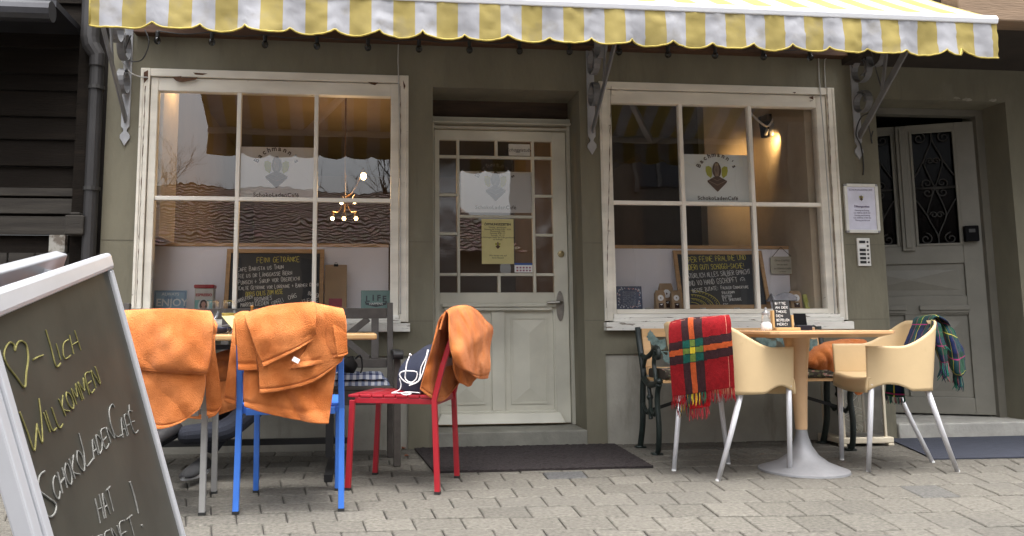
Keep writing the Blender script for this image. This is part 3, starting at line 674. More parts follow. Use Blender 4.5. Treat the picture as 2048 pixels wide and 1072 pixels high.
# string of dark bulbs under the beam
M_bulb = glassmat('bulb_glass', (.35, .35, .35), .35, .08, 0, .02)
M_cable = mat('black_cable', (.015, .015, .015), .6)
ls = thing('string_light', (1.0, -.1, 2.6), 'string of unlit glass bulbs hanging under the awning beam', 'string lights')
bx_ = [(315, 75), (424, 78), (530, 83), (634, 86), (736, 89), (838, 92), (939, 94), (1039, 96), (1139, 97), (1238, 98), (1336, 103), (1430, 105), (1527, 108), (1620, 109)]
cpts = []
for i, (x, y) in enumerate(bx_):
    p = at(x, y, -.10); p.z -= .002
    sk_ = MB().lathe([(.012, 0), (.014, .035), (.010, .045)], p, 10).build('socket', M_cable, ls)
    MB().sphere(p+V((0, 0, -.018)), .022, 12, (1, 1, 1.15)).build('bulb', M_bulb, ls, smooth=True)
    cpts.append(p+V((0, 0, .045)))
    if i < len(bx_)-1:
        nx = at(*bx_[i+1], -.10); cpts.append((p+nx)/2+V((0, 0, .028)))
MB().tube(crom(cpts, 160), .004, 5).build('cable', M_cable, ls)
# thin cables on the wall
def cable(name, pts, r, m, label):
    tag(MB().tube(crom([V(p) for p in pts], len(pts)*8), r, 6).build(name, m, smooth=True), label, 'cable')
M_lc = mat('grey_cable', (.42, .41, .39), .6); M_dc = mat('dark_cable', (.03, .03, .03), .6)
cable('wall_cable', [at(797, 84, -.015), at(796, 120, -.015), at(797, 153, -.02), at(800, 300, -.022), at(801, 500, -.022), at(801, 628, -.022)], .0042, M_lc, 'thin light cable running down the right side of the left shop window frame')
cable('wall_cable', [at(1637, 112, -.012), at(1638, 150, -.012), at(1640, 178, -.018), at(1650, 300, -.022), at(1662, 480, -.022), at(1670, 628, -.022)], .004, M_lc, 'thin cable running straight down onto the right shop window frame, nearest its glass')
cable('wall_cable', [at(1700, 111, -.012), at(1668, 114, -.012), at(1652, 117, -.012), at(1649, 130, -.012), at(1651, 176, -.012)], .004, M_lc, 'short bent cable above the top right corner of the right shop window')
cable('wall_cable', [at(1700, 111, -.012), at(1800, 118, -.012), at(1900, 126, -.012), at(2060, 128, -.012)], .004, M_lc, 'thin cable running level across the wall above the house door')
cable('wall_cable', [at(238, 110, -.05), at(255, 140, -.06), at(275, 152, -.03), at(296, 155, -.02)], .004, M_lc, 'loose pale cable drooping from the left bracket to the left window frame')
cable('wall_cable', [at(290, 60, -.1), at(298, 85, -.1), at(285, 118, -.06), at(262, 122, -.05), at(250, 105, -.06), at(262, 70, -.09)], .004, M_dc, 'black cable looped behind the top of the left bracket')
cable('wall_cable', [at(1742, 100, -.3), at(1752, 140, -.25), at(1765, 195, -.2), at(1745, 222, -.14), at(1722, 235, -.08), at(1712, 268, -.03), at(1722, 292, -.02), at(1727, 330, -.006), at(1726, 350, -.006)], .0045, M_dc, 'black cable hanging from the right bracket down the pilaster')
cable('wall_cable', [at(1737, 250, -.1), at(1744, 285, -.03), at(1742, 278, -.02), at(1746, 262, -.02)], .004, M_dc, 'short black cable end hooked beside the foot of the right bracket')
for fr_x in ((281, 262), (801, 801), (1222, 1213), (1652, 1673)):
    pts = []
    for i in range(60):
        t = i/59; y = 172+444*t; x = fr_x[0]+(fr_x[1]-fr_x[0])*t + (2 if fr_x[0] > 1600 else 10 if fr_x[0] < 300 else 0); p = at(x, y, -.0125); p.x += random.uniform(-.0015, .0015); pts.append(p)
    MB().tube(pts, [random.choice((.0012, .0018, .0034)) for _ in pts], 5).build('casing_crack', mat('casing_crack', (.16, .12, .085), .8), cafe)
# ================================================================== THINGS IN THE SHOP WINDOWS
M_panel = mat('white_display_panel', (.88, .86, .91), .6, .03, 3)
M_pine = mat('pine_trim', (.45, .27, .12), .55, .2, 5, stretch=(1, 8, 8))
M_board = mat('blackboard', (.018, .02, .022), .6, .4, 5)
M_yc = mat('yellow_chalk', (.75, .66, .12), .9, .2, 60); M_wc = mat('white_chalk', (.78, .78, .76), .9, .2, 60)
M_white = mat('white_paper', (.78, .78, .78), .6, .03, 5)
M_ink = mat('dark_ink', (.03, .028, .03), .7)
M_kraft = mat('kraft_paper', (.34, .23, .13), .75, .12, 12, .1, 40)
XN, ZN = V((1, 0, 0)), V((0, 0, 1))
def rect(mb, o, X, Z, w, h, d, u=0, v=0, lift=0):
    """thin slab centred at (u,v) on the plane o,X,Z; lifts towards the viewer"""
    X, Z = V(X).normalized(), V(Z).normalized(); N = X.cross(Z)
    return mb.obox(V(o)+X*u+Z*v+N*(lift+d/2), X, Z, N, w/2, h/2, d/2)
for (xa_, xb_), side in (((-1.405, .182), 'left'), ((1.65, 3.11), 'right')):
    p = thing('display_panel', ((xa_+xb_)/2, .40, .866), 'white display panel with a wooden top edge inside the %s shop window' % side, 'panel', 'display panels')
    zt = at(600, 494, .40).z if side == 'left' else at(1420, 498, .40).z
    MB().box(xa_, xb_, .395, .415, .866, zt).build('board', M_panel, p); MB().box(xa_, xb_, .388, .42, zt+.001, zt+.024).build('top_edge', M_pine, p)

def chalkboard(name, label, p00, p11, Y0, Y1, lines, fw=.028):
    """framed board leaning back: p00 top-left pixel, p11 bottom-right pixel of the frame; top at Y1, bottom at Y0"""
    a = at(*p00, Y1); b = at(p11[0], p00[1]+ (p11[1]-p00[1]), Y0)
    xl, xr = a.x, at(p11[0], p00[1], Y1).x; zb = b.z; H = V((0, Y1-Y0, a.z-zb)); hh = H.length; Zd = H.normalized(); w_ = xr-xl
    o = V(((xl+xr)/2, Y0, zb)); N = XN.cross(Zd)
    t = thing(name, o, label, 'chalkboard', 'menu boards in the shop windows')
    m = MB(); rect(m, o, XN, Zd, w_-2*fw+.004, hh-2*fw+.004, .008, 0, hh/2); m.build('board', M_board, t)
    m = MB(); rect(m, o, XN, Zd, fw, hh, .018, -w_/2+fw/2, hh/2); rect(m, o, XN, Zd, fw, hh, .018, w_/2-fw/2, hh/2)
    rect(m, o, XN, Zd, w_-2*fw, fw, .017, 0, fw/2); rect(m, o, XN, Zd, w_-2*fw, fw, .017, 0, hh-fw/2); m.build('frame', M_pine, t, bevel=.002)
    ym, wm_ = MB(), MB()
    def loc(px, py):
        d = ray(px, py); nn = N; k = (o-CAM).dot(nn)/d.dot(nn); return CAM+d*k + N*.0085
    for col, s, (x0, y0), (x1, y1), hpx in lines:
        A, B = loc(x0, y0), loc(x1, y1); X = (B-A); h_ = (loc(x0, y0-hpx)-A).length
        chalk(ym if col == 'y' else wm_, s, A, X, N.cross(X.normalized()), h_, X.length, r=.0017)
    return t, ym, wm_, loc, N
t, ym, wm_, loc, N = chalkboard('menu_chalkboard', 'framed chalkboard listing drinks behind the left shop window', (455, 499), (649, 640), .27, .37, [
    ('y', 'FEINI GETR\u00c4NKE', (514, 526), (599, 524), 10), ('w', 'Cafe Barista us Thun', (475, 544), (567, 538), 9), ('w', 'Tee us dr L\u00e4nggasse Bern', (475, 557), (584, 550), 9),
    ('w', 'Punsch + Sirup vor Obereichi', (477, 570), (600, 561), 9), ('w', 'Kalte Getr\u00e4nk vor Lorraine + B\u00e4rner Kuchi', (478, 581), (637, 573), 8), ('y', '\u00d6PPIS CHLIS ZUM \u00c4SSE', (492, 594), (566, 588), 9),
    ('w', 'MANDELFISCH', (473, 607), (506, 597), 7), ('w', 'BROWNIES', (510, 604), (544, 600), 8), ('w', 'MARRONI KUECHEN', (482, 615), (537, 610), 8), ('w', 'GIPFELI', (546, 613), (568, 604), 9), ('w', 'CH\u00c4S', (578, 600), (594, 595), 8), ('w', 'KUECHE', (605, 607), (636, 604), 8), ('w', 'BUTTER', (616, 590), (638, 596), 7)])
ym.build('yellow_lettering', M_yc, t, normals=False); wm_.build('white_lettering', M_wc, t, normals=False)
t, ym, wm_, loc, N = chalkboard('praline_chalkboard', 'framed chalkboard praising pralines behind the right shop window', (1344, 502), (1521, 618), .27, .37, [
    ('y', 'SUPER FEINE PRALINE UND', (1364, 526), (1491, 520), 10), ('y', 'ANDERI GUTI SCHOGGI-SACHE!', (1367, 541), (1488, 537), 10), ('w', 'NAT\u00dcRLICH ALLES S\u00c4LBER GMACHT', (1370, 558), (1500, 548), 9),
    ('w', 'UND VO HAND GSCH\u00d6PFT', (1375, 573), (1474, 565), 10), ('w', 'BESTE ZUTATE:', (1385, 586), (1436, 580), 7), ('w', 'F\u00e4ldler Couverture', (1441, 579), (1496, 577), 6), ('w', 'Vollrohm', (1443, 589), (1468, 587), 6), ('w', 'Butter', (1444, 597), (1463, 595), 6), ('w', 'V.T. Spirituose', (1445, 604), (1482, 601), 6), ('w', 'etc ...', (1447, 613), (1465, 611), 6)])
c0 = loc(1484, 561); wm_.tube([c0+V((math.cos(a)*.017, 0, math.sin(a)*.02)) for a in [i*6.283/16 for i in range(17)]], .0017, 4); wm_.tube([c0+V((-.006, 0, .006)), c0+V((.0, 0, -.006)), c0+V((.008, 0, .008))], .0017, 4)
for rr in (1.0, .78, .56, .34):
    ym.tube([loc(1381+ (1440-1381)*rr*math.sin(a*1.57), 617-(618-583)*rr*math.cos(a*1.57)) for a in [i/14 for i in range(15)]], .0018, 4)
for rr in (.89, .67, .45):
    for i in range(12):
        a = (i+.5)/12; p = loc(1381+59*rr*math.sin(a*1.57), 617-35*rr*math.cos(a*1.57)); ym.tube([p, p+V((random.uniform(-.006, .006), 0, .011)), p+V((.009, 0, random.uniform(0, .01)))], .0012, 4)
ym.build('yellow_lettering', M_yc, t, normals=False); wm_.build('white_lettering', M_wc, t, normals=False)

# cocoa pod logo on translucent plates
M_plate = vmat('logo_plate', rough=.45, bump=0, trans=.25, var=.04)
M_podg = mat('logo_brown', (.075, .036, .018), .7, .15, 30); M_leafg = mat('logo_green', (.36, .36, .02), .7, .1, 30); M_txt = mat('logo_grey_letters', (.06, .045, .04), .7); M_pale = mat('logo_pale_line', (.34, .25, .18), .7)
def logo(o, X, Z, s, parent, faint=False, txt=True):
    """cocoa pod over a chocolate square between two leaves, s = overall height of the emblem"""
    N = X.cross(Z); br, gr_, tx, pl_ = MB(), MB(), MB(), MB()
    def poly(mb, pts, lift, d=.0008): mb.prism([(a*s, b*s) for a, b in pts], o+N*lift, X, Z, N*d)
    ell = [(.15*math.sin(a)*(1-.18*max(0, math.cos(a))), .30+.26*math.cos(a)) for a in [i*6.283/28 for i in range(28)]]
    poly(br, ell, .0012)
    poly(br, [(0, .12), (.33, -.06), (.31, -.12), (0, -.42), (-.31, -.12), (-.33, -.06)], .002)
    for k in (-.07, -.025, .025, .07): pl_.tube([o+X*(k*s*(1-.5*abs(t)))+Z*((.30+.21*t)*s)+N*.0022 for t in (-1, -.5, 0, .5, 1)], .0035*s/.3+.0004, 4)
    pl_.tube([o+X*(a*s)+Z*(b*s)+N*.003 for a, b in ((-.29, -.06), (0, -.20), (.29, -.06))], .006*s, 4); pl_.tube([o+X*(a*s)+Z*(b*s)+N*.003 for a, b in ((-.16, .02), (0, -.06), (.16, .02))], .006*s, 4)
    for sg in (-1, 1):
        poly(gr_, [(sg*a, b) for a, b in ((.17, .36), (.26, .42), (.36, .40), (.37, .26), (.33, .12), (.24, .05), (.20, .03), (.165, .12))], .0010)
    if txt:
        word = "Bachmann's"; R_a = .60*s; szs = .19*s
        for i, ch in enumerate(word):
            a = math.radians(64 - 128*i/(len(word)-1)) ; c = o+Z*(.13*s)
            up = (X*(-math.sin(a))+Z*math.cos(a)); rt = (X*math.cos(a)+Z*math.sin(a))
            write(tx, ch, c+up*R_a+N*.001, rt, up, szs*1.08, bold=.03*szs)
        write(tx, "SchokoLadenCaf\u00e9", o-Z*(.68*s)+N*.001, X, Z, .17*s, space=1.1, bold=.003*s)
    br.build('emblem', M_podg if not faint else mat('logo_brown_faint', (.10, .075, .06), .7), parent, normals=False); pl_.build('emblem_line', M_pale if not faint else mat('logo_line_faint', (.30, .26, .22), .7), parent, normals=False)
    gr_.build('leaf', M_leafg if not faint else mat('logo_green_faint', (.40, .37, .06), .7), parent, normals=False)
    if txt: tx.build('lettering', M_txt if not faint else mat('logo_letters_faint', (.12, .10, .09), .7), parent, normals=False)
def logo_plate(label, x0, y0, x1, y1, Y, ex, ey, s, col, faint=False):
    a, b = at(x0, y0, Y), at(x1, y1, Y); t = thing('logo_sign', ((a.x+b.x)/2, Y, b.z), label, 'sign', 'cafe logo signs')
    MB().box(a.x, b.x, Y, Y+.004, b.z, a.z, col).build('plate', M_plate, t)
    logo(at(ex, ey, Y-.001), XN, ZN, s, t, faint)
logo_plate("translucent Bachmann's logo plate in the middle of the left shop window", 481, 293, 630, 396, .06, 553, 349, .215, (.86, .86, .86))
logo_plate("translucent Bachmann's logo plate in the middle of the right shop window", 1367, 308, 1500, 404, .06, 1434, 358, .215, (.82, .86, .86))
logo_plate("faint Bachmann's logo plate behind the upper door pane", xm0 and 922, 342, 1064, 426, YD+.032, 991, 377, .215, (.80, .80, .80), True)

def leaner(name, label, cat, px0, py0, px1, py1, Y, lean, thick, m, bev=.004, group=None):
    """flat upright thing leaning back on the ledge, given by its pixel box"""
    a, b = at(px0, py0, Y), at(px1, py1, Y); w_, h = b.x-a.x, a.z-b.z
    o = V(((a.x+b.x)/2, Y, b.z)); Zd = V((0, math.sin(lean), math.cos(lean))); t = thing(name, o, label, cat, group)
    mb = MB(); rect(mb, o, XN, Zd, w_, h, thick, 0, h/2, -thick); mb.build('plate', m, t, bevel=bev)
    return t, o, Zd, w_, h
# blue ENJOY sign, espresso tin, kraft bag, teal LIFE sign
t, o, Zd, w_, h = leaner('tin_sign', 'blue tin sign reading ENJOY in the left shop window', 'tin sign', 307, 580, 371, 633, .22, .12, .006, mat('blue_tin', (.22, .36, .48), .4, .12, 8))
N = XN.cross(Zd); m = MB(); write(m, 'ENJOY', o+XN*.012+Zd*(h*.40)+N*.001, XN, Zd, .068, bold=.001); write(m, 'ALWAYS', o+Zd*(h*.80)+N*.001, XN, Zd, .028); write(m, 'COFFEE', o+Zd*(h*.16)+N*.001, XN, Zd, .03); m.build('lettering', mat('cream_print', (.72, .74, .72), .5), t, normals=False)
m = MB(); rect(m, o, XN, Zd, w_-.02, .004, .001, 0, .010); rect(m, o, XN, Zd, w_-.02, .004, .001, 0, h-.010); rect(m, o, XN, Zd, .004, h-.024, .001, -w_/2+.010, h/2); rect(m, o, XN, Zd, .004, h-.024, .001, w_/2-.010, h/2); write(m, 'life is', o+Zd*(h*.66)+N*.001, XN, Zd, .035); m.build('border', mat('dark_blue_print', (.05, .12, .25), .5), t, normals=False)
a, b = at(392, 570, .22), at(430, 634, .22); cx, cz, w_, h = (a.x+b.x)/2, b.z, b.x-a.x, a.z-b.z
t = thing('espresso_tin', (cx, .22, cz), 'red lidded espresso tin with a woman sipping coffee in the left shop window', 'tin')
MB().box(cx-w_/2+.004, cx+w_/2-.004, .16, .25, cz, a.z-.024).build('body', mat('tin_cream', (.68, .66, .60), .35), t, bevel=.008)
MB().box(cx-w_/2, cx+w_/2, .155, .255, a.z-.0235, a.z).build('lid', mat('tin_red', (.42, .03, .035), .35), t, bevel=.006)
m = MB(); m.box(cx-w_/2+.008, cx+w_/2-.008, .158, .1595, cz+.004, cz+h*.52); m.build('label', mat('tin_teal', (.24, .52, .50), .5), t)
m = MB(); write(m, 'ESPRESSO', V((cx, .158, cz+h*.64)), XN, ZN, .024, bold=.0008); m.build('lettering', mat('tin_red', None), t, normals=False)
m = MB(); pc = V((cx, .1575, cz+h*.34)); disc = lambda c, rx, rz, n=18: [(c[0]+rx*math.cos(i*6.283/n), c[1]+rz*math.sin(i*6.283/n)) for i in range(n)]
m.prism(disc((0, .0), .036, .045), pc+V((0, -.0003, 0)), XN, ZN, V((0, -.0006, 0))); m.build('label_disc', mat('cream_print', None), t)
m = MB(); m.prism(disc((0, .018), .021, .022), pc+V((0, -.001, 0)), XN, ZN, V((0, -.0006, 0))); m.prism(disc((-.016, .002), .009, .018), pc+V((0, -.001, 0)), XN, ZN, V((0, -.0006, 0))); m.prism(disc((.016, .002), .009, .018), pc+V((0, -.001, 0)), XN, ZN, V((0, -.0006, 0))); m.build('label_hair', mat('hair_print', (.05, .025, .02), .6), t)
m = MB(); m.prism(disc((0, .010), .0135, .018), pc+V((0, -.0018, 0)), XN, ZN, V((0, -.0006, 0))); m.prism([(-.03, -.05), (.03, -.05), (.02, -.015), (.006, -.006), (-.006, -.006), (-.02, -.015)], pc+V((0, -.0018, 0)), XN, ZN, V((0, -.0006, 0))); m.build('label_face', mat('skin_print', (.60, .32, .24), .6), t)
a, b = at(650, 529, .26), at(693, 620, .26); cx, w_ = (a.x+b.x)/2, b.x-a.x; zb_ = .866
t = thing('paper_bag', (cx, .26, zb_), 'tall brown paper bag with a red label and clip beside the drinks board', 'paper bag')
m = MB(); m.add([(cx-w_/2, .22, zb_), (cx+w_/2, .22, zb_), (cx+w_/2, .31, zb_), (cx-w_/2, .31, zb_), (cx-w_/2, .28, a.z), (cx+w_/2, .28, a.z), (cx+w_/2, .286, a.z), (cx-w_/2, .286, a.z)], [(0, 1, 2, 3), (0, 1, 5, 4), (2, 3, 7, 6), (1, 2, 6, 5), (0, 3, 7, 4), (4, 5, 6, 7)]); m.build('bag', M_kraft, t, bevel=.003)
hz = a.z-zb_; Zb = V((0, .06, hz)).normalized(); Nb = XN.cross(Zb); ob = V((cx, .22, zb_))
m = MB(); rect(m, ob, XN, Zb, w_*.60, .055, .001, 0, .06); m.build('label', mat('wine_red_label', (.28, .02, .04), .5, .2, 40), t); m = MB(); m.box(cx-.014, cx+.014, .272, .29, a.z-.012, a.z+.004); m.tube([(cx-.008, .28, a.z), (cx-.006, .28, a.z+.016), (cx+.006, .28, a.z+.016), (cx+.008, .28, a.z)], .0015, 4); m.build('clip', mat('black_plastic', None), t)
t, o, Zd, w_, h = leaner('tin_sign', 'teal tin sign reading LIFE HAPPENS at the right end of the left shop window', 'tin sign', 722, 580, 782, 632, .20, .12, .006, mat('teal_tin', (.12, .24, .23), .45, .12, 8))
N = XN.cross(Zd); m = MB()
for i, ch in enumerate('LIFE'): write(m, ch, o+XN*((i-1.5)*.037)+Zd*(h*.60-.003*(i-1.5)**2)+N*.001, XN, Zd, .055, bold=.0015)
m.prism([(-.075, .012), (-.06, .0), (0, -.010), (.06, 0), (.075, .012), (.068, -.014), (0, -.030), (-.068, -.014)], o+Zd*(h*.52)+N*.0005, XN, Zd, N*.0008); write(m, 'COFFEE HELPS', o+Zd*(h*.16)+N*.001, XN, Zd, .026); m.build('lettering', mat('dark_blue_print2', (.012, .03, .045), .5), t, normals=False)
m = MB(); write(m, 'HAPPENS', o+Zd*(h*.43)+N*.0018, XN, Zd, .022); m.build('banner_lettering', mat('cream_print', None), t, normals=False)
# right window
t, o, Zd, w_, h = leaner('gift_box', 'dark blue box with white and pink floral print in the right shop window', 'box', 1232, 572, 1286, 619, .17, .08, .03, mat('navy_print', (.045, .06, .11), .5, .25, 12))
N = XN.cross(Zd); m = MB(); m2 = MB()
for i in range(70):
    a = random.random()*6.283; rr = random.uniform(.8, 1.0); u = max(-1, min(1, 1.25*math.cos(a)))*rr*(w_/2-.012); v = h/2+max(-1, min(1, 1.25*math.sin(a)))*rr*(h/2-.012)
    (m if random.random() < .8 else m2).prism([(u+q[0], v+q[1]) for q in disc((0, 0), random.uniform(.002, .006), random.uniform(.002, .006), 7)], o+N*.0003, XN, Zd, N*.0006)
for k in range(8): chalk(m, 'SCHOKOLADE'[k:k+5], o+N*.0005+XN*(-.045)+Zd*(h*.72-k*.0125), XN, Zd, .008, .09, r=.0005)
m.build('white_print', mat('pale_print', (.55, .58, .62), .6), t, normals=False); m2.build('pink_print', mat('pink_print', (.55, .28, .26), .6), t, normals=False)
def kraft_bag(label, x0, y0, x1, y1, Y, win=True):
    a, b = at(x0, y0, Y), at(x1, y1, Y); cx, w_ = (a.x+b.x)/2, b.x-a.x; zb_ = b.z; hz = a.z-zb_
    t = thing('kraft_bag', (cx, Y, zb_), label, 'paper bag', 'small kraft bags in the right shop window')
    m = MB(); m.add([(cx-w_/2, Y, zb_), (cx+w_/2, Y, zb_), (cx+w_/2, Y+.05, zb_), (cx-w_/2, Y+.05, zb_), (cx-w_/2, Y+.012, zb_+hz*.8), (cx+w_/2, Y+.012, zb_+hz*.8), (cx+w_/2, Y+.045, zb_+hz*.8), (cx-w_/2, Y+.045, zb_+hz*.8), (cx-w_/2+.006, Y+.026, a.z), (cx+w_/2-.006, Y+.026, a.z)],
        [(0, 1, 2, 3), (0, 1, 5, 4), (2, 3, 7, 6), (1, 2, 6, 5), (0, 3, 7, 4), (4, 5, 9, 8), (6, 7, 8, 9), (5, 6, 9), (7, 4, 8)]); m.build('bag', M_kraft, t, bevel=.002)
    Zb = V((0, .012, hz*.8)).normalized(); Nb = XN.cross(Zb); ob = V((cx, Y, zb_))
    m = MB(); m.prism(disc((0, hz*.60), w_*.30, w_*.30), ob+Nb*.0004, XN, Zb, Nb*.0006); m.build('sticker', M_white, t)
    m = MB(); m.prism(disc((0, hz*.60), w_*.06, w_*.08, 8), ob+Nb*.0012, XN, Zb, Nb*.0006); m.build('sticker_emblem', M_podg, t)
    if win: m = MB(); rect(m, ob, XN, Zb, w_*.5, hz*.26, .0008, 0, hz*.20, .0003); m.build('bag_window', mat('choc_in_window', (.05, .025, .018), .25, .6, 60), t); m = MB(); m.prism([(-.01, hz*.27), (.012, hz*.30), (.004, hz*.22)], ob+Nb*.0014, XN, Zb, Nb*.0006); m.build('sweet', M_white, t)
kraft_bag('left kraft bag in front row of three beside the praline board', 1312, 580, 1333, 619, .15)
kraft_bag('tallest kraft bag, standing behind two others beside the praline board', 1320, 566, 1349, 619, .22)
kraft_bag('right kraft bag in front row of three, partly before the praline board', 1344, 580, 1364, 619, .14)
kraft_bag('lone kraft bag beside the yellow green packet in the right shop window', 1582, 581, 1606, 617, .16)
t, o, Zd, w_, h = leaner('tea_packet', 'yellow green packet leaning at the right end of the right shop window', 'packet', 1611, 586, 1644, 617, .16, .35, .02, mat('lime_packet', (.42, .44, .08), .45, .5, 18, col2=(.62, .62, .22)))
N = XN.cross(Zd); m = MB(); rect(m, o, XN, Zd, w_*.5, h*.3, .0008, -.01, h*.26); m.build('label', mat('pale_lime', (.6, .6, .4), .5), t); m = MB(); write(m, 'tee', o+Zd*(h*.20)+N*.0012, XN, Zd, .02); m.build('lettering', M_ink, t, normals=False)
# folded grey cloth
c = at(1563, 603, .2); rows = []
for j in range(7):
    t_ = j/6; rows.append([c+V((-.085+.17*i/6, -.05+.1*t_+.01*math.sin(i), .005+.055*math.sin(math.pi*min(1, t_*1.1))*(.7+.3*math.sin(i*1.3+j)))) for i in range(7)])
tag(MB().grid(loft(rows, 20, 16, .006, 25)).build('folded_cloth', mat('grey_cloth', (.42, .42, .46), .9, .2, 30), smooth=True, solid=.01), 'crumpled grey cloth behind the little table menu, inside the right shop window', 'cloth')
def tealight(label, x, y, Y):
    p = at(x, y, Y); p.z = .866
    t = thing('tealight', p, label, 'candle', 'tealights on the window ledge'); MB().lathe([(.019, 0), (.02, .016), (.0185, .016), (.0185, .011)], p, 18).build('cup', mat('tin_silver', (.6, .6, .6), .3, .05, 9, metal=.8), t); MB().lathe([(.018, .004), (.018, .0135), (.001, .0135)], p, 16).build('wax', mat('green_wax', (.45, .55, .48), .4), t)
tealight('tealight just right of the blue floral box', 1296, 616, .14); tealight('tealight before the left half of the praline board', 1406, 616, .13); tealight('tealight before the right half of the praline board', 1474, 616, .13)
# little hanging plaque
a, b = at(1541, 513, .37), at(1589, 548, .37)
t = thing('hanging_plaque', ((a.x+b.x)/2, .37, b.z), 'pale wooden plaque hanging by a cord from the panel edge', 'plaque')
m = MB(); w_, h = b.x-a.x, a.z-b.z; m.prism([(-w_/2, -h/2+.01), (-w_/2+.01, -h/2), (w_/2-.01, -h/2), (w_/2, -h/2+.01), (w_/2, h/2-.01), (w_/2-.01, h/2), (-w_/2+.01, h/2), (-w_/2, h/2-.01)], ((a.x+b.x)/2, .38, (a.z+b.z)/2), XN, ZN, (0, -.008, 0)); m.build('board', mat('pale_plaque', (.48, .45, .36), .7, .15, 12), t)
m = MB()
for s, z_, sz in (('Ohne KAFFEE', .72, .020), ('bin ich nicht', .50, .016), ('zu GEBRAUCHEN', .27, .017), ('zu haben', .10, .013)): write(m, s, V(((a.x+b.x)/2, .3715, b.z+h*z_)), XN, ZN, sz)
m.build('lettering', M_ink, t, normals=False)
pk_ = at(1561, 494, .375); m = MB(); m.tube([(a.x+.012, .372, a.z-.004), pk_, (b.x-.012, .372, a.z-.004)], .0025, 5); m.build('cord', mat('brown_cord', (.06, .03, .02), .8), t)

# papers on the door glass and the pilaster
def sheet(name, label, cat, x0, y0, x1, y1, Y, m, thick=.0012):
    a, b = at(x0, y0, Y), at(x1, y1, Y); t = thing(name, ((a.x+b.x)/2, Y, b.z), label, cat); MB().box(a.x, b.x, Y-thick, Y, b.z, a.z).build('sheet', m, t); return t, V(((a.x+b.x)/2, Y-thick-.0003, b.z)), b.x-a.x, a.z-b.z
t, o, w_, h = sheet('opening_hours_sheet', 'yellow opening hours sheet taped inside the lower door pane', 'notice', 963, 438, 1028, 528, YD+.018, mat('yellow_paper', (.62, .56, .26), .6, .08, 6))
m = MB(); write(m, '\u00d6FFNUNGSZEITEN', o+ZN*(h*.86), XN, ZN, .022, bold=.0008)
for i, s in enumerate(('Montag   geschlossen', 'Dienstag bis Freitag 9.00 - 18.30', 'Donnerstag  9.00', 'Samstag  8.30 - 17', 'Sonntag  10 - 17', 'An Feiertagen bleibt das Caf\u00e9 geschlossen', 'auf Anfrage')): write(m, s, o+ZN*(h*(.80-.045*i)), XN, ZN, .0145)
for i in range(2): write(m, ('Wir freuen uns auf', 'Ihren Besuch')[i], o+ZN*(h*(.17-.05*i)), XN, ZN, .016)
m.build('lettering', M_ink, t, normals=False); logo(o+ZN*(h*.40), XN, ZN, .05, t, False, False)
t, o, w_, h = sheet('card_sticker', 'blue and white payment card sticker in the lower door pane', 'sticker', 1029, 526, 1065, 545, YD+.018, M_white)
m = MB(); m.box(o.x-w_/2, o.x+w_/2, o.y-.0006, o.y, o.z+h*.78, o.z+h); m.build('band', mat('blue_band', (.03, .09, .32), .5), t)
m = MB()
for i in range(5):
    for j in range(2): m.box(o.x-w_*.40+i*w_*.175, o.x-w_*.40+i*w_*.175+w_*.11, o.y-.0006, o.y, o.z+h*(.12+.30*j), o.z+h*(.30+.30*j))
m.build('card_mark', mat('card_marks', (.12, .14, .3), .5, .9, 60, col2=(.5, .12, .08)), t)
t, o, w_, h = sheet('small_door_card', 'small white card hanging in the top door pane', 'card', 1017, 288, 1060, 312, YD+.018, mat('cream_card', (.60, .58, .52), .6))
m = MB(); write(m, 'Schoggistube', o+ZN*(h*.36), XN, ZN, .036, shear=.3); m.build('lettering', M_ink, t, normals=False)
m = MB(); m.tube([o+V((-w_*.4, 0, h)), o+V((-w_*.38, .001, h+.012))], .0012, 4); m.tube([o+V((w_*.4, 0, h)), o+V((w_*.38, .001, h+.012))], .0012, 4); m.build('hanger', M_ink, t)
a, b = at(1688, 367, -.02), at(1762, 466, -.02)
t = thing('notice_frame', ((a.x+b.x)/2, -.02, b.z), 'white snap frame holding a notice on the right pilaster', 'notice frame')
cx, w_, h = (a.x+b.x)/2, b.x-a.x, a.z-b.z
MB().box(a.x+.008, b.x-.008, -.012, -.001, b.z+.008, a.z-.008).build('paper', mat('lilac_white_paper', (.70, .70, .82), .5), t)
m = MB(); r_ = .022; m.box(a.x, a.x+r_, -.02, -.0005, b.z+.016, a.z-.016); m.box(b.x-r_, b.x, -.02, -.0005, b.z+.016, a.z-.016); m.box(a.x+.02, b.x-.02, -.021, -.0005, a.z-r_, a.z); m.box(a.x+.02, b.x-.02, -.021, -.0005, b.z, b.z+r_); m.build('frame', mat('white_frame_paint', (.72, .71, .66), .4), t, bevel=.003)
m = MB()
for x in (a.x, b.x-.02):
    for z in (b.z, a.z-.02): m.box(x+.001, x+.0195, -.018, -.0005, z+.001, z+.0185)
m.build('corner_cap', mat('grey_cap', (.3, .3, .31), .5), t, bevel=.005)
m = MB(); write(m, 'SCHOKOLADENCAF\u00c9', V((cx, -.0128, b.z+h*.86)), XN, ZN, .018); write(m, '\u00d6ffnungszeiten', V((cx, -.0128, b.z+h*.52)), XN, ZN, .019, bold=.0006)
for i, s in enumerate(('Dienstag bis Freitag', 'von 9.00 bis 18.30 Uhr', 'Samstag und Sonntag', 'von 10.00 bis 17.00 Uhr', 'Montag geschlossen')): write(m, s, V((cx, -.0128, b.z+h*(.445-.05*i))), XN, ZN, .0135)
m.build('lettering', mat('violet_ink', (.16, .14, .24), .7), t, normals=False); logo(V((cx, -.0124, b.z+h*.70)), XN, ZN, .04, t, False, False)
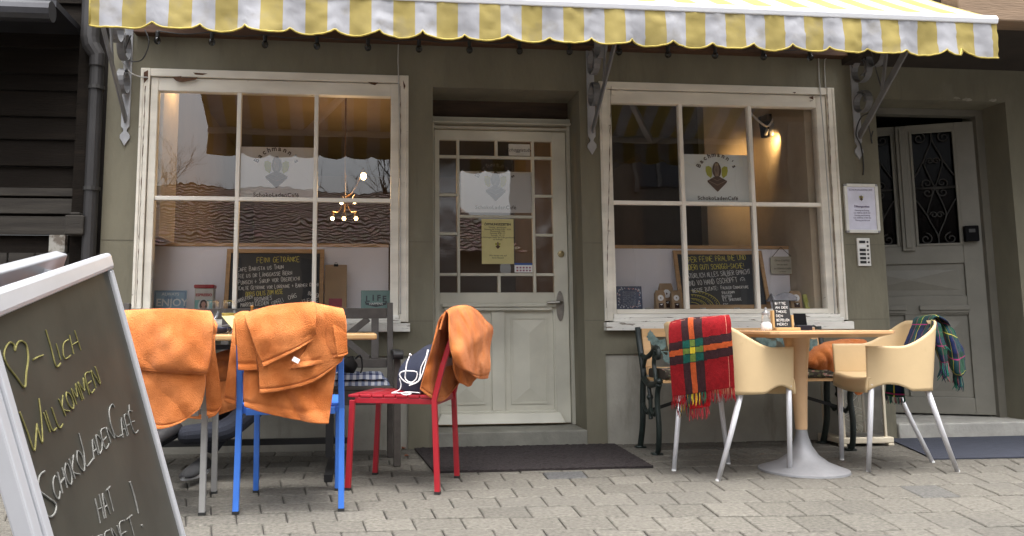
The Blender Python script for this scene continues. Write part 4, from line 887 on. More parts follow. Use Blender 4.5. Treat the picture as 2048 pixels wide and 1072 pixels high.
a, b = at(1714, 476, -.015), at(1743, 532, -.015); t = thing('doorbell_panel', ((a.x+b.x)/2, -.015, b.z), 'white doorbell panel with six buttons under the notice frame', 'doorbell')
MB().box(a.x, b.x, -.015, -.0005, b.z, a.z).build('panel', mat('white_panel', (.70, .69, .66), .4), t, bevel=.003)
h = a.z-b.z; w_ = b.x-a.x
for i in range(6):
    z_ = a.z-h*(.14+.145*i); MB().box(a.x+w_*.14, a.x+w_*.62, -.0165, -.0152, z_-.009, z_+.009).build('name_plate', M_white if i == 1 else mat('black_plate', (.02, .02, .02), .4), t)
    MB().lathe([(.0075, 0), (.0065, .004), (.001, .005)], (a.x+w_*.80, -.015, z_), 12, (0, -1, 0)).build('button', mat('black_plate', None), t)

# lamps inside
M_glow = mat('warm_bulb', (1, .8, .5), .4, emit=((1, .66, .28), 9))
ch = thing('ceiling_lamp', at(690, 395, 1.6), 'brass lamp with several glowing bulbs inside the left room', 'lamp')
m = MB(); cen = at(690, 372, 1.6); m.tube([cen+V((0, 0, .95)), cen+V((0, 0, -.28))], .008, 6)
bl = [(683, 405), (709, 404), (665, 437), (688, 437), (712, 437), (727, 352)]
for i, (x, y) in enumerate(bl):
    p = at(x, y, 1.5+.04*(i % 3)); m.tube(crom([cen+V((0, 0, -.1)), (cen+p)/2+V((0, 0, -.08)), p+V((0, 0, .055)), p+V((0, 0, .03))], 12), .006, 5); m.lathe([(.016, .012), (.018, .03), (.012, .05)], p, 10)
m.build('arm', mat('old_brass', (.32, .2, .08), .4, .2, 10, metal=.8), ch)
for i, (x, y) in enumerate(bl): MB().sphere(at(x, y, 1.5+.04*(i % 3)), .016 if i < 5 else .024, 10, (1, 1, 1 if i < 5 else 1.5)).build('bulb', M_glow, ch, smooth=True)
g_l = thing('pendant_lamp', at(1026, 372, 1.3), 'small round lamp glowing behind the upper door pane', 'lamp'); MB().sphere(at(1026, 372, 1.3), .022, 12).build('bulb', M_glow, g_l, smooth=True); p = at(1026, 372, 1.3); MB().tube([p+V((0, 0, .02)), (p.x, p.y, 2.7)], .004, 5).build('cord', M_cable, g_l)
# spot lamp washing the plaster wall
hp_ = at(1536, 252, .62); spt = thing('spot_lamp', hp_, 'black spotlight fixture with white cable high in the right shop window', 'lamp')
m = MB(); Xs = V((.55, -.35, -.1)).normalized(); m.obox(hp_, (1, .2, .1), (-.2, 1, 0), (-.1, 0, 1), .042, .05, .085); m.obox(hp_+V((.055, 0, .03)), (1, 0, 0), (0, 1, 0), (0, 0, 1), .006, .06, .15); m.build('housing', mat('black_plastic', None), spt, bevel=.006)
m = MB(); m.lathe([(.018, 0), (.020, .09), (.012, .1)], hp_+V((-.002, -.06, -.09)), 12, (0, 0, 1)); m.lathe([(.012, 0), (.012, .05)], hp_+V((-.05, -.05, -.085)), 10, (.4, 0, 1)); m.tube([hp_+V((0, -.02, -.12)), hp_+V((.03, -.02, -.125)), hp_+V((.05, -.02, -.17)), hp_+V((.075, -.02, -.15))], .006, 6); m.build('lamp_head', mat('tin_silver', None), spt)
MB().tube(crom([hp_+V((-.16, -.04, .09)), hp_+V((-.1, -.055, .02)), hp_+V((-.04, -.07, -.02)), hp_+V((.02, -.06, .06)), hp_+V((.04, -.03, .17))], 24), .008, 6).build('cable', M_white, spt)
sp = bpy.data.lights.new('spot_light', 'SPOT'); sp.energy = 6; sp.color = (1, .62, .25); sp.spot_size = math.radians(105); sp.spot_blend = .6; sp.shadow_soft_size = .06
spo = bpy.data.objects.new('spot_light', sp); C.objects.link(spo); spo.location = hp_+V((-.02, -.15, -.12)); spo.rotation_euler = (hp_+V((-.02, -.15, -.12))-at(1530, 345, .86)).to_track_quat('Z', 'Y').to_euler()
sp2 = bpy.data.lights.new('spot_light', 'POINT'); sp2.energy = 3.5; sp2.color = (1, .62, .25); sp2.shadow_soft_size = .03
spo2 = bpy.data.objects.new('spot_light', sp2); C.objects.link(spo2); spo2.location = (-1.16, .30, 2.42)
sp3 = bpy.data.lights.new('room_light', 'POINT'); sp3.energy = 14; sp3.color = (1, .62, .28); sp3.shadow_soft_size = .1
spo3 = bpy.data.objects.new('room_light', sp3); C.objects.link(spo3); spo3.location = cen+V((0, .1, -.02))
lt = thing('spot_lamp', (-1.16, .30, 2.42), 'small spotlight at the top left inside the left shop window', 'lamp'); MB().lathe([(.02, .03), (.022, .09), (.01, .1)], (-1.16, .30, 2.42), 12).build('housing', mat('black_plastic', None), lt); MB().tube([(-1.16, .3, 2.52), (-1.16, .3, 2.7)], .006, 6).build('stem', mat('black_plastic', None), lt)
# ================================================================== FURNITURE
def steel_chair(name, label, pos, ang, m, w_=.435, d_=.43, lean=.10, topz=.825, slats=True):
    """stacking metal chair; local +y is the way it faces, rear feet at y=-d/2"""
    t = thing(name, pos, label, 'chair', 'metal stacking chairs', ang); L = dict(local=True, bevel=.003)
    hw, hd = w_/2, d_/2; s = .025
    b = MB()
    for sx in (-1, 1):
        lg = MB(); lg.bar((sx*hw, -hd, 0), (sx*hw*.985, -hd+.015, .43), s, s, up=(0, 1, 0)); lg.bar((sx*hw*.985, -hd+.015, .425), (sx*hw*.97, -hd-.03, .60), s, s, up=(0, 1, 0)); lg.bar((sx*hw*.97, -hd-.03, .597), (sx*hw*.96, -hd-lean, topz), s, s, up=(0, 1, 0))
        l_ = lg.build('leg', m, t, **L)
        MB().box(sx*hw-.014, sx*hw+.014, -hd-.013, -hd+.013, -.001, .012).build('foot_cap', M_cable, l_, local=True)
        fx = sx*(hw-.028 if w_ > .42 else hw)
        lg = MB(); lg.bar((fx, hd, 0), (fx, hd-.02, .42), s, s, up=(0, 1, 0)); l_ = lg.build('leg', m, t, **L)
        MB().box(fx-.014, fx+.014, hd-.013, hd+.013, -.001, .012).build('foot_cap', M_cable, l_, local=True)
    st = MB()
    for sx in (-1, 1): st.box(sx*(hw-.018)-.0115, sx*(hw-.018)+.0115, -hd+.03, hd-.03, .405, .432)
    st.box(-hw+.0295, hw-.0295, hd-.045, hd-.02, .405, .431); st.box(-hw+.0295, hw-.0295, -hd+.01, -hd+.032, .40, .43)
    st.build('seat_frame', m, t, **L)
    se = MB(); n = 7; aw_ = (d_-.02)/n
    for i in range(n): se.box(-hw+.004, hw-.004, -hd+.03+i*aw_, -hd+.03+(i+1)*aw_-.006, .4325, .446)
    se.build('seat', m, t, **L)
    bk = MB(); bk.bar((-hw*.955, -hd-lean, topz-.012), (hw*.955, -hd-lean, topz-.012), s, s, up=(0, 1, 0))
    for z in (.60, .68, .755):
        y = -hd-.03-(lean-.03)*(z-.6)/(topz-.6); bk.bar((-hw*.95, y, z), (hw*.95, y, z), .012, .04, up=(0, 0, 1))
    bk.build('backrest', m, t, **L); return t
def paint(n, c): return mat(n, c, .38, .08, 12, .03, 120, coat=.15)
M_blue, M_red, M_grey = paint('blue_chair_paint', (.045, .17, .60)), paint('red_chair_paint', (.36, .012, .022)), paint('grey_chair_paint', (.28, .275, .265))
steel_chair('metal_chair', 'blue metal chair under the big orange blanket, its back to the street', (-.297, -1.415, 0), 0, M_blue)
steel_chair('metal_chair', 'grey metal chair under an orange blanket, partly behind the chalkboard stand', (-.868, -1.415, 0), 0, M_grey)
steel_chair('metal_chair', 'red metal chair turned to the table end with an orange blanket on its back', (.216, -1.09, 0), math.radians(70.2), M_red, w_=.40, d_=.44, lean=.10, topz=.805)
steel_chair('metal_chair', 'blue metal chair hidden behind the chalkboard stand, only a back corner showing', (-1.255, -2.42, 0), math.radians(180), M_blue, topz=.885)

# ---- orange fleece blankets
M_fleece = mat('orange_fleece', (.47, .128, .028), .95, .13, 5.5, .7, 260, sheen=.12, spec=.1, col2=(.72, .255, .082), thr=(.35, .7))
def P(px, py, Y): return at(px, py, Y)
def blanket(name, label, layers, th=.009, group='orange fleece blankets', m=None, parts=None):
    mb = MB()
    for k, (rows, amp) in enumerate(layers):
        rows = [[P(*q) for q in r] for r in rows]
        mb.grid(loft(rows, 48, 56, amp*1.5, 9, seed=k*7.3+len(layers), hem=True))
    o = mb.build(name, m or M_fleece, smooth=True, solid=th, sub=1)
    pile = MB(); rf = random.Random(5); tot = 0
    for f in mb.f:                                   # short fibres of the fleece standing off both faces
        a, b, c, d = (mb.v[i] for i in f); n = (c-a).cross(d-b)
        ar = n.length/2
        if ar < 1e-9: continue
        n.normalize(); k = ar*62000; k = int(k)+(rf.random() < k-int(k))
        for _ in range(k):
            u, v = rf.random(), rf.random(); p = (a*(1-u)+b*u)*(1-v)+(d*(1-u)+c*u)*v; s = 1 if rf.random() < .5 else -1
            t = V((rf.uniform(-1, 1), rf.uniform(-1, 1), rf.uniform(-1.3, .7))); q = t.cross(n); q = q.normalized()*.0007 if q.length > 1e-6 else V((.0007, 0, 0))
            r0 = p+n*s*th*.42; pile.add([r0-q, r0+q, r0+n*s*rf.uniform(.002, .0045)+t*.0022], [(0, 1, 2)])
    pile.build('fleece_pile', m or M_fleece, o, normals=False)['kind'] = 'stuff'
    return tag(o, label, 'blanket', group)
def row(ys, *pts): return [(p[0], p[1], ys if len(p) < 3 else p[2]) for p in pts]
# blue chair
Yb = -1.745
blanket('blanket', 'orange blanket in rumpled folds over the back of the blue chair facing the table', [
 ([row(Yb+.09, (488, 690), (545, 690), (610, 690), (672, 690)), row(Yb+.02, (487, 632), (545, 622), (610, 618), (676, 630)), row(-1.775, (487, 640), (545, 630), (610, 628), (677, 640)), row(-1.78, (489, 700), (545, 700), (610, 700), (676, 700)), row(-1.765, (488, 775), (545, 778), (605, 782), (668, 770)), row(-1.76, (490, 812), (540, 830), (603, 842), (657, 848))], .016),
 ([row(-1.80, (508, 660), (560, 650), (630, 650), (690, 665)), row(-1.81, (510, 700), (560, 695), (630, 690), (692, 690)), row(-1.805, (517, 740), (570, 738), (630, 722), (690, 708)), row(-1.795, (520, 786), (570, 780), (630, 762), (684, 722))], .010),
 ([row(-1.70, (471, 690), (485, 690), (500, 690)), row(-1.76, (469, 634), (482, 628), (497, 627)), row(-1.81, (471, 645), (486, 640), (502, 640)), row(-1.815, (474, 690), (492, 690), (510, 690)), row(-1.81, (476, 740), (495, 741), (515, 740))], .004),
 ([row(-1.70, (490, 680), (540, 680), (590, 680), (628, 680)), row(-1.755, (488, 631), (540, 617), (590, 611), (630, 609)), row(-1.825, (492, 640), (540, 628), (590, 622), (632, 620)), row(-1.845, (504, 675), (550, 665), (595, 655), (632, 648)), row(-1.84, (516, 708), (555, 695), (598, 680), (632, 664)), row(-1.83, (527, 734), (560, 718), (600, 697), (630, 676))], .012),
 ([row(-1.70, (640, 680), (660, 680), (678, 680)), row(-1.755, (630, 611), (655, 616), (683, 622)), row(-1.83, (632, 622), (658, 628), (690, 630)), row(-1.835, (628, 650), (658, 660), (692, 660)), row(-1.82, (610, 700), (650, 695), (694, 690)), row(-1.81, (578, 738), (640, 728), (676, 712))], .016),
 ([row(-1.76, (668, 628), (680, 624), (690, 632)), row(-1.83, (666, 650), (680, 648), (693, 655)), row(-1.84, (672, 690), (684, 685), (694, 685)), row(-1.835, (676, 714), (687, 712), (696, 708))], .004),
 ([row(-1.60, (469, 636), (470, 640), (474, 640)), row(-1.66, (462, 690), (468, 692), (473, 694)), row(-1.66, (455, 750), (464, 752), (473, 752)), row(-1.65, (449, 803), (460, 807), (471, 810))], .008),
])
tgm = MB(); a = P(592, 716, -1.85); tgm.obox(a+V((0, 0, -.008)), (1, 0, -.55), (0, 1, .2), (.55, 0, 1), .014, .0008, .009); tag(tgm.build('care_label', mat('white_cloth_tag', (.75, .75, .75), .8, .05)), 'small white care label sticking out of the blue chair blanket', 'label')
# grey chair
blanket('blanket', 'orange blanket folded squarely over the grey chair back beside the chalkboard stand', [
 ([row(-1.66, (236, 700), (300, 700), (360, 700), (424, 700)), row(-1.735, (234, 628), (300, 625), (360, 624), (420, 628)), row(-1.81, (236, 636), (300, 633), (360, 634), (428, 640)), row(-1.83, (245, 680), (300, 680), (360, 682), (424, 690)), row(-1.83, (256, 725), (310, 730), (365, 732), (418, 735)), row(-1.81, (262, 736), (310, 742), (365, 746), (412, 748))], .012),
 ([row(-1.79, (262, 720), (310, 722), (360, 725), (410, 728)), row(-1.80, (280, 760), (320, 765), (365, 768), (411, 765)), row(-1.79, (292, 810), (330, 815), (370, 815), (405, 800)), row(-1.785, (296, 850), (320, 858), (362, 845), (398, 818))], .009),
 ([row(-1.60, (412, 640), (420, 640), (426, 645)), row(-1.66, (414, 645), (424, 640), (433, 654)), row(-1.69, (412, 690), (422, 690), (430, 690)), row(-1.68, (412, 750), (426, 752), (438, 750)), row(-1.67, (413, 800), (430, 802), (444, 800)), row(-1.67, (414, 832), (430, 832), (443, 815))], .006),
 ([row(-1.74, (398, 634), (410, 630), (424, 636)), row(-1.80, (402, 645), (418, 640), (434, 652)), row(-1.80, (406, 664), (420, 668), (432, 670))], .004),
])
# red chair: bundle hung outside the backrest
blanket('blanket', 'orange blanket bundled over the red chair back in front of the door', [
 ([row(-1.33, (878, 660, -1.42), (892, 655, -1.3), (905, 650, -1.15), (920, 650, -1.02)), row(-1.33, (889, 627, -1.44), (905, 617, -1.33), (930, 614, -1.18), (950, 622, -1.02)), row(-1.3, (897, 628, -1.47), (922, 622, -1.36), (950, 625, -1.2), (972, 643, -1.02)), row(-1.3, (897, 665, -1.48), (925, 665, -1.42), (960, 665, -1.24), (986, 657, -1.02)), row(-1.3, (900, 700, -1.48), (926, 705, -1.44), (955, 700, -1.26), (980, 695, -1.04)), row(-1.3, (910, 726, -1.47), (932, 738, -1.44), (955, 742, -1.26), (978, 735, -1.05)), row(-1.3, (925, 735, -1.44), (935, 738, -1.40), (955, 757, -1.24), (974, 757, -1.08))], .020),
 ([row(-1.2, (905, 700, -1.34), (925, 715, -1.28), (945, 720, -1.2), (960, 720, -1.08)), row(-1.2, (908, 740, -1.34), (925, 745, -1.28), (940, 750, -1.2), (955, 750, -1.1)), row(-1.2, (918, 765, -1.3), (930, 770, -1.26), (938, 773, -1.2), (946, 762, -1.12))], .012),
 ([row(-1.3, (893, 625, -1.43), (905, 622, -1.3), (918, 622, -1.16), (930, 625, -1.04)), row(-1.3, (879, 640, -1.42), (893, 650, -1.28), (905, 655, -1.15), (915, 660, -1.05)), row(-1.3, (862, 700, -1.40), (882, 705, -1.3), (900, 710, -1.18), (915, 712, -1.05)), row(-1.3, (846, 755, -1.38), (872, 765, -1.30), (893, 765, -1.2), (914, 758, -1.07)), row(-1.3, (840, 779, -1.37), (872, 802, -1.31), (893, 797, -1.24), (920, 764, -1.1))], .014),
])
# blanket lying on the right bench
blanket('blanket', 'orange blanket heaped on the right bench behind the cream chairs', [
 ([row(-.5, (1612, 740, -.46), (1640, 748, -.5), (1690, 748, -.5), (1740, 742, -.48)), row(-.5, (1611, 722, -.50), (1640, 722, -.56), (1690, 722, -.56), (1742, 722, -.52)), row(-.5, (1622, 700, -.45), (1648, 694, -.52), (1690, 690, -.52), (1735, 690, -.48)), row(-.4, (1650, 688, -.36), (1672, 682, -.4), (1700, 679, -.4), (1728, 681, -.38)), row(-.3, (1655, 705, -.24), (1680, 695, -.25), (1705, 692, -.25), (1725, 700, -.25))], .022),
 ([row(-.5, (1690, 742, -.52), (1710, 742, -.54), (1733, 742, -.54)), row(-.5, (1695, 768, -.55), (1715, 770, -.56), (1732, 768, -.56)), row(-.5, (1712, 790, -.55), (1722, 788, -.56), (1730, 778, -.56))], .006),
])
# blanket on the left bench (behind the chairs)
blanket('blanket', 'orange blanket in a heap on the dark bench, glimpsed between the blue and grey chairs', [
 ([row(-.62, (380, 770, -.75), (420, 770, -.78), (460, 762, -.78), (520, 755, -.75)), row(-.62, (400, 745, -.75), (432, 738, -.80), (462, 730, -.8), (520, 725, -.76)), row(-.5, (420, 715, -.65), (440, 706, -.68), (465, 700, -.68), (515, 700, -.66)), row(-.4, (425, 722, -.5), (445, 715, -.5), (470, 712, -.5), (510, 712, -.5))], .016),
 ([row(-.8, (375, 760, -.80), (420, 765, -.84), (470, 760, -.84), (520, 758, -.8)), row(-.8, (372, 800, -.84), (410, 810, -.88), (455, 800, -.88), (520, 790, -.82)), row(-.8, (370, 836, -.84), (405, 838, -.87), (450, 825, -.87), (500, 805, -.84))], .010),
])
# ---- tables
M_beech = mat('beech_top', (.58, .33, .16), .42, .14, 3, .04, 60, stretch=(1, 7, 7), coat=.2)
M_dtop = mat('oiled_wood_top', (.47, .28, .11), .42, .25, 3, .05, 60, stretch=(1, 7, 7), coat=.15)
M_blackm = mat('black_steel', (.008, .008, .009), .5, .2, 10)
tb = thing('bistro_table', (-.6, -.86, 0), 'long wooden table behind the orange blankets at the left', 'table')
xr_ = at(752, 668, -.86).x
MB().box(-1.30, xr_, -1.13, -.58, .705, .735).build('tabletop', M_dtop, tb, bevel=.008)
m = MB()
for x in (-1.12, -.16):
    m.box(x-.02, x+.02, -1.05, -.66, .68, .704); m.box(x-.02, x+.02, -.88, -.84, .1, .68); m.box(x-.02, x+.02, -1.0, -.50, 0, .035)
m.box(-1.12, -.16, -.875, -.845, .655, .68); m.build('trestle', M_blackm, tb)
xs0, xs1 = at(330, 889, -.52).x, at(700, 881, -.52).x; zst = at(520, 884, -.52).z
MB().box(xs0-.3, xs1, -.535, -.505, zst-.016, zst+.016).build('foot_rail', M_blackm, tb)
M_gl = bpy.data.materials.new('clear_glass'); M_gl.use_nodes = True; _b = M_gl.node_tree.nodes['Principled BSDF']; _b.inputs['Transmission Weight'].default_value = 1; _b.inputs['Roughness'].default_value = 0; _b.inputs['IOR'].default_value = 1.45; _b.inputs['Base Color'].default_value = (1, 1, 1, 1)
M_thin = glassmat('thin_drinking_glass', (1, 1, 1), .22, 0, 0, .0)
def wine(label, px, Y, fill):
    c = at(px, 640, Y); c.z = .736; t = thing('wine_glass', c, label, 'glass', 'wine glasses on the left table')
    pr = [(.034, 0), (.033, .003), (.006, .008), (.0045, .03), (.0045, .06), (.010, .068), (.030, .085), (.038, .110), (.038, .135), (.032, .172)]
    MB().lathe(pr, c, 28).build('bowl', M_thin, t, smooth=True)
    if fill: MB().lathe([(.006, .071), (.027, .087), (.0355, .104), (.036, .106), (.001, .106)], c, 24).build('wine', mat('white_wine', (.62, .55, .16), .1, .05, 5), t, smooth=True)
wine('wine glass with a little white wine on the left table', 457, -.92, True)
wine('empty stemmed glass at the edge of the grey chair blanket on the left table', 424, -.80, False)
c = at(468, 658, -.95); t = thing('folded_card', (c.x, c.y, .736), 'pale yellow folded menu card standing on the left table beside the wine glass', 'card')
m = MB(); a0, a1, a2, a3 = at(441, 629, -.98), at(472, 660, -1.02), at(481, 640, -1.0), at(466, 632, -.97)
m = MB(); m.add([at(443, 632, -.99), at(469, 631, -.97), at(480, 668, -1.0), at(474, 668, -1.03)], [(0, 1, 2, 3)]); m.build('card', mat('pale_yellow_card', (.62, .58, .30), .7, .06), t, solid=.002)
c = at(595, 604, -.9); c.z = .736
t = thing('cruet_set', c, 'wooden pepper mill between two small glass shakers behind the blue chair blanket', 'condiment set')
MB().lathe([(.022, 0), (.022, .03), (.016, .06), (.019, .10), (.017, .125), (.009, .13), (.013, .142), (.008, .155)], c, 20).build('pepper_mill', mat('mill_wood', (.55, .36, .16), .4, .1, 20), t, smooth=True)
for dx_ in (-.036, .036): MB().lathe([(.014, 0), (.015, .10), (.012, .135), (.008, .142)], c+V((dx_, -.01, 0)), 16).build('shaker', M_thin, t, smooth=True)
MB().box(c.x-.06, c.x+.06, c.y-.03, c.y+.03, .7355, .742).build('tray', M_blackm, t)
c = at(504, 612, -.9); c.z = .736; tag(MB().lathe([(.014, 0), (.014, .08), (.008, .09), (.007, .135), (.009, .137), (.009, .145)], c, 14).build('small_bottle', mat('amber_bottle', (.30, .14, .03), .2), smooth=True), 'small amber bottle whose neck shows above the blue chair blanket', 'bottle')
c = at(446, 664, -.80); c.z = .736; t = thing('ashtray', c, 'dark bowl with cutlery on the left table between the two blanket chairs', 'bowl'); MB().lathe([(.03, 0), (.05, .02), (.055, .035), (.05, .034), (.028, .008)], c, 20).build('bowl', mat('dark_blue_ceramic', (.015, .02, .05), .25), t, smooth=True); MB().bar(c+V((-.05, 0, .038)), c+V((.03, -.01, .046)), .010, .003).build('cutlery', mat('tin_silver', None), t)

# ---- dark wooden bench (left)
M_bench = mat('dark_bench_wood', (.050, .042, .036), .6, .35, 3, .2, 40, stretch=(6, 6, 6), col2=(.085, .074, .064))
bn = thing('wooden_bench', (-.6, -.35, 0), 'dark brown wooden bench with crossed back slats under the left window', 'bench')
bx0, bx1 = at(247, 615, -.22).x, at(786, 615, -.22).x
def zb(px, py, Y=-.24): return at(px, py, Y).z
zt_, zl_0, zl_1 = zb(740, 616), zb(740, 735), zb(740, 717)
for x in (bx0, bx1-.035):
    m = MB(); m.bar((x+.0175, -.28, 0), (x+.0175, -.28, .42), .035, .05, up=(0, 1, 0)); m.bar((x+.0175, -.28, .42), (x+.0175, -.20, zt_+.03), .035, .045, up=(0, 1, 0)); m.build('leg', M_bench, bn, bevel=.004)
    m = MB(); m.bar((x+.05-.005, -.60, 0), (x+.05-.005, -.585, .60), .04, .045, up=(0, 1, 0)); m.build('leg', M_bench, bn, bevel=.004)
    m = MB(); m.box(x+.02, x+.075, -.66, -.20, .605, .63); m.tube([(x+.018, -.655, .612), (x+.077, -.655, .612)], .026, 12); m.build('armrest', mat('black_armrest', (.02, .02, .02), .45, .2, 8), bn, bevel=.004)
m = MB(); zz = zb(740, 637); yb = lambda z: -.28+.08*(z-.42)/(zt_+.03-.42)
def bslab(z0, z1, x0=bx0+.036, x1=bx1-.036, th=.022):
    ym_ = yb((z0+z1)/2); return MB().bar((x0, ym_, (z0+z1)/2), (x1, ym_, (z0+z1)/2), th, z1-z0, up=(0, 0, 1))
bslab(zz, zt_).build('top_rail', M_bench, bn, bevel=.004); bslab(zl_0, zl_1).build('lower_rail', M_bench, bn, bevel=.004)
m = MB()
secs = 3; bwid = (bx1-bx0-.07)/secs
for k in range(secs):
    xa2 = bx0+.036+k*bwid; xb2 = xa2+bwid
    for xx in (xa2+.05, xb2-.075): m.bar((xx, yb(zl_1)+.001, zl_1), (xx, yb(zz)+.001, zz), .045, .016, up=(0, 1, 0))
    m.bar((xa2+.09, yb(zl_1)+.004, zl_1), (xb2-.115, yb(zz)+.004, zz), .04, .010, up=(0, 1, 0)); m.bar((xb2-.115, yb(zl_1)+.009, zl_1), (xa2+.09, yb(zz)+.009, zz), .04, .010, up=(0, 1, 0))
m.build('back_slats', M_bench, bn, bevel=.002)
m = MB()
for i in range(4): m.box(bx0+.01, bx1-.01, -.60+i*.085, -.60+i*.085+.075, .415, .437)
m.build('seat', M_bench, bn, bevel=.004)
MB().box(bx0+.08, bx1-.072, -.595, -.572, .335, .414).build('apron', M_bench, bn, bevel=.004)
# checkered cushion
def checker(u, v):
    a, b = int(u*22) % 2, int(v*12) % 2
    return (.02, .03, .11) if a and b else ((.62, .64, .68) if not a and not b else (.20, .23, .34))
M_check = vmat('checked_cloth', rough=.9, bump=.3, bscale=200, var=.08)
x0, x1 = at(640, 770, -.45).x, at(790, 775, -.45).x
m = MB()
for lay, (zz0, hh, xo) in enumerate(((.438, .033, 0), (.473, .03, -.03))):
    g = []; n1, n2 = 45, 25
    for i in range(n2):
        t_ = i/(n2-1); r = []
        for j in range(n1):
            u = j/(n1-1); ed = min(1, min(u, 1-u)*16, 9); ed2 = min(1, min(t_, 1-t_)*7)
            z = zz0+hh*(ed**.4)*(ed2**.4)+.003*noise.noise(V((u*8, t_*6, lay))); r.append(V((x0+xo+(x1-x0-.03)*u, -.56+.3*t_, z)))
        g.append(r)
    m.grid(g, checker)
    fr = [[V((p.x, p.y, zz0+.001+(p.z-zz0)*k)) for p in g[0]] for k in (0, .33, .66, 1)]; m.grid(fr, lambda u, v: checker(u, .05+v*.12))
    for col in (0, -1): m.grid([[V((r[col].x, r[col].y, zz0+.001+(r[col].z-zz0)*k)) for r in g] for k in (0, 1)], lambda u, v: checker(.02, u))
tag(m.build('seat_cushion', M_check, smooth=True), 'folded blue and white checked cushion on the dark wooden bench', 'cushion')
c = at(700, 735, -.42); m = MB(); gpts = []
for j in range(7):
    t_ = j/6; gpts.append([c+V((.045*math.cos(a)*math.sin(math.pi*(.1+.8*t_)), .035*math.sin(a)*math.sin(math.pi*(.1+.8*t_)), -.04+.10*t_+.008*math.sin(3*a+j))) for a in [i*6.283/12 for i in range(13)]])
m.grid(loft(gpts, 36, 24, .006, 20)); hb_ = m.build('hand_bag', mat('dark_bag_leather', (.016, .014, .013), .85, .3, 20, .2, 60), smooth=True); tag(hb_, 'small dark leather bag behind the right post of the blue chair', 'bag'); 
MB().tube(crom([c+V((.03, -.03, .05)), c+V((.06, -.05, .07)), c+V((.07, -.05, .0)), c+V((.05, -.06, -.05))], 20), .005, 6).build('strap', M_cable, hb_)

# ---- navy drawstring bag on the red chair
bc = thing('drawstring_bag', at(840, 760, -1.15), 'navy drawstring bag with white cords lying on the red chair seat', 'bag')
rows = [row(-1.1, (797, 778, -1.18), (815, 783, -1.24), (850, 784, -1.26), (880, 784, -1.2)), row(-1.1, (800, 745, -1.18), (818, 748, -1.25), (850, 752, -1.27), (880, 752, -1.2)), row(-1.1, (812, 725, -1.16), (830, 722, -1.22), (855, 722, -1.25), (884, 720, -1.19)), row(-1.1, (835, 708, -1.13), (848, 702, -1.18), (866, 698, -1.2), (888, 695, -1.16)), row(-1.1, (850, 697, -1.08), (858, 693, -1.1), (870, 692, -1.1), (890, 692, -1.1))]
m = MB(); m.grid(loft([[P(*q) for q in r] for r in rows], 30, 26, .008, 14))
rows2 = [[(q[0], q[1], q[2]+(.22 if i < 3 else .1)) for q in r] for i, r in enumerate(rows)]
m.grid(loft([[P(*q) for q in r] for r in rows2], 20, 18, .005, 14))
m.build('sack', mat('navy_cloth', (.020, .024, .045), .9, .15, 12, .3, 200), bc, smooth=True, solid=.02)
M_cord = mat('white_cord', (.72, .70, .70), .8, .1, 40)
m = MB()
def cord(pts, r=.0031): m.tube(crom([P(*q) for q in pts], 40), r, 6)
cord([(820, 711, -1.27), (814, 725, -1.28), (811, 745, -1.29), (811, 758, -1.30), (822, 765, -1.31), (832, 758, -1.31), (834, 745, -1.31), (822, 742, -1.31), (805, 743, -1.30), (799, 750, -1.30), (808, 762, -1.31), (822, 767, -1.31), (838, 760, -1.3), (842, 735, -1.28), (852, 715, -1.27), (855, 700, -1.23)])
cord([(799, 757, -1.30), (802, 770, -1.30), (798, 780, -1.30), (783, 786, -1.30)]); cord([(783, 786, -1.30), (800, 786, -1.32), (822, 787, -1.33), (812, 790, -1.335), (803, 787, -1.33), (815, 784, -1.32), (840, 786, -1.32)], .0026)
cord([(857, 700, -1.23), (850, 730, -1.28), (843, 752, -1.3), (835, 764, -1.31), (818, 771, -1.32)])
m.tube([P(820, 711, -1.27), P(822, 708, -1.27)], .008, 6); m.build('cord', M_cord, bc, smooth=True)

# ---- someone's legs at the left table
M_jean = mat('grey_blue_jeans', (.022, .025, .037), .9, .2, 14, .3, 160)
pe = thing('person', (-.35, -.5, 0), 'seated person in grey blue jeans, only crossed legs showing under the left table', 'person')
me = bpy.data.meshes.new('legs')
J = [V((-.40, -.36, .53)), V((-.50, -.38, .53)), V((-.55, -.70, .52)), P(440, 862, -.80), P(412, 905, -.84), V((-.30, -.38, .53)), V((-.34, -.74, .56)), P(455, 862, -.92), P(352, 872, -1.0), V((-.40, -.32, .60))]
me.from_pydata([tuple(j-V(pe.location)) for j in J], [(0, 1), (1, 2), (2, 3), (3, 4), (0, 5), (5, 6), (6, 7), (7, 8), (0, 9)], [])
lo = bpy.data.objects.new('legs', me); C.objects.link(lo); lo.parent = pe
sk_m = lo.modifiers.new('skin', 'SKIN'); lo.modifiers.new('sub', 'SUBSURF').render_levels = 2
for i, r in enumerate((.12, .10, .078, .06, .05, .10, .078, .06, .05, .13)): me.skin_vertices[0].data[i].radius = (r, r)
me.skin_vertices[0].data[0].use_root = True
me.materials.append(M_jean); me.polygons.foreach_set('use_smooth', [True]*len(me.polygons))
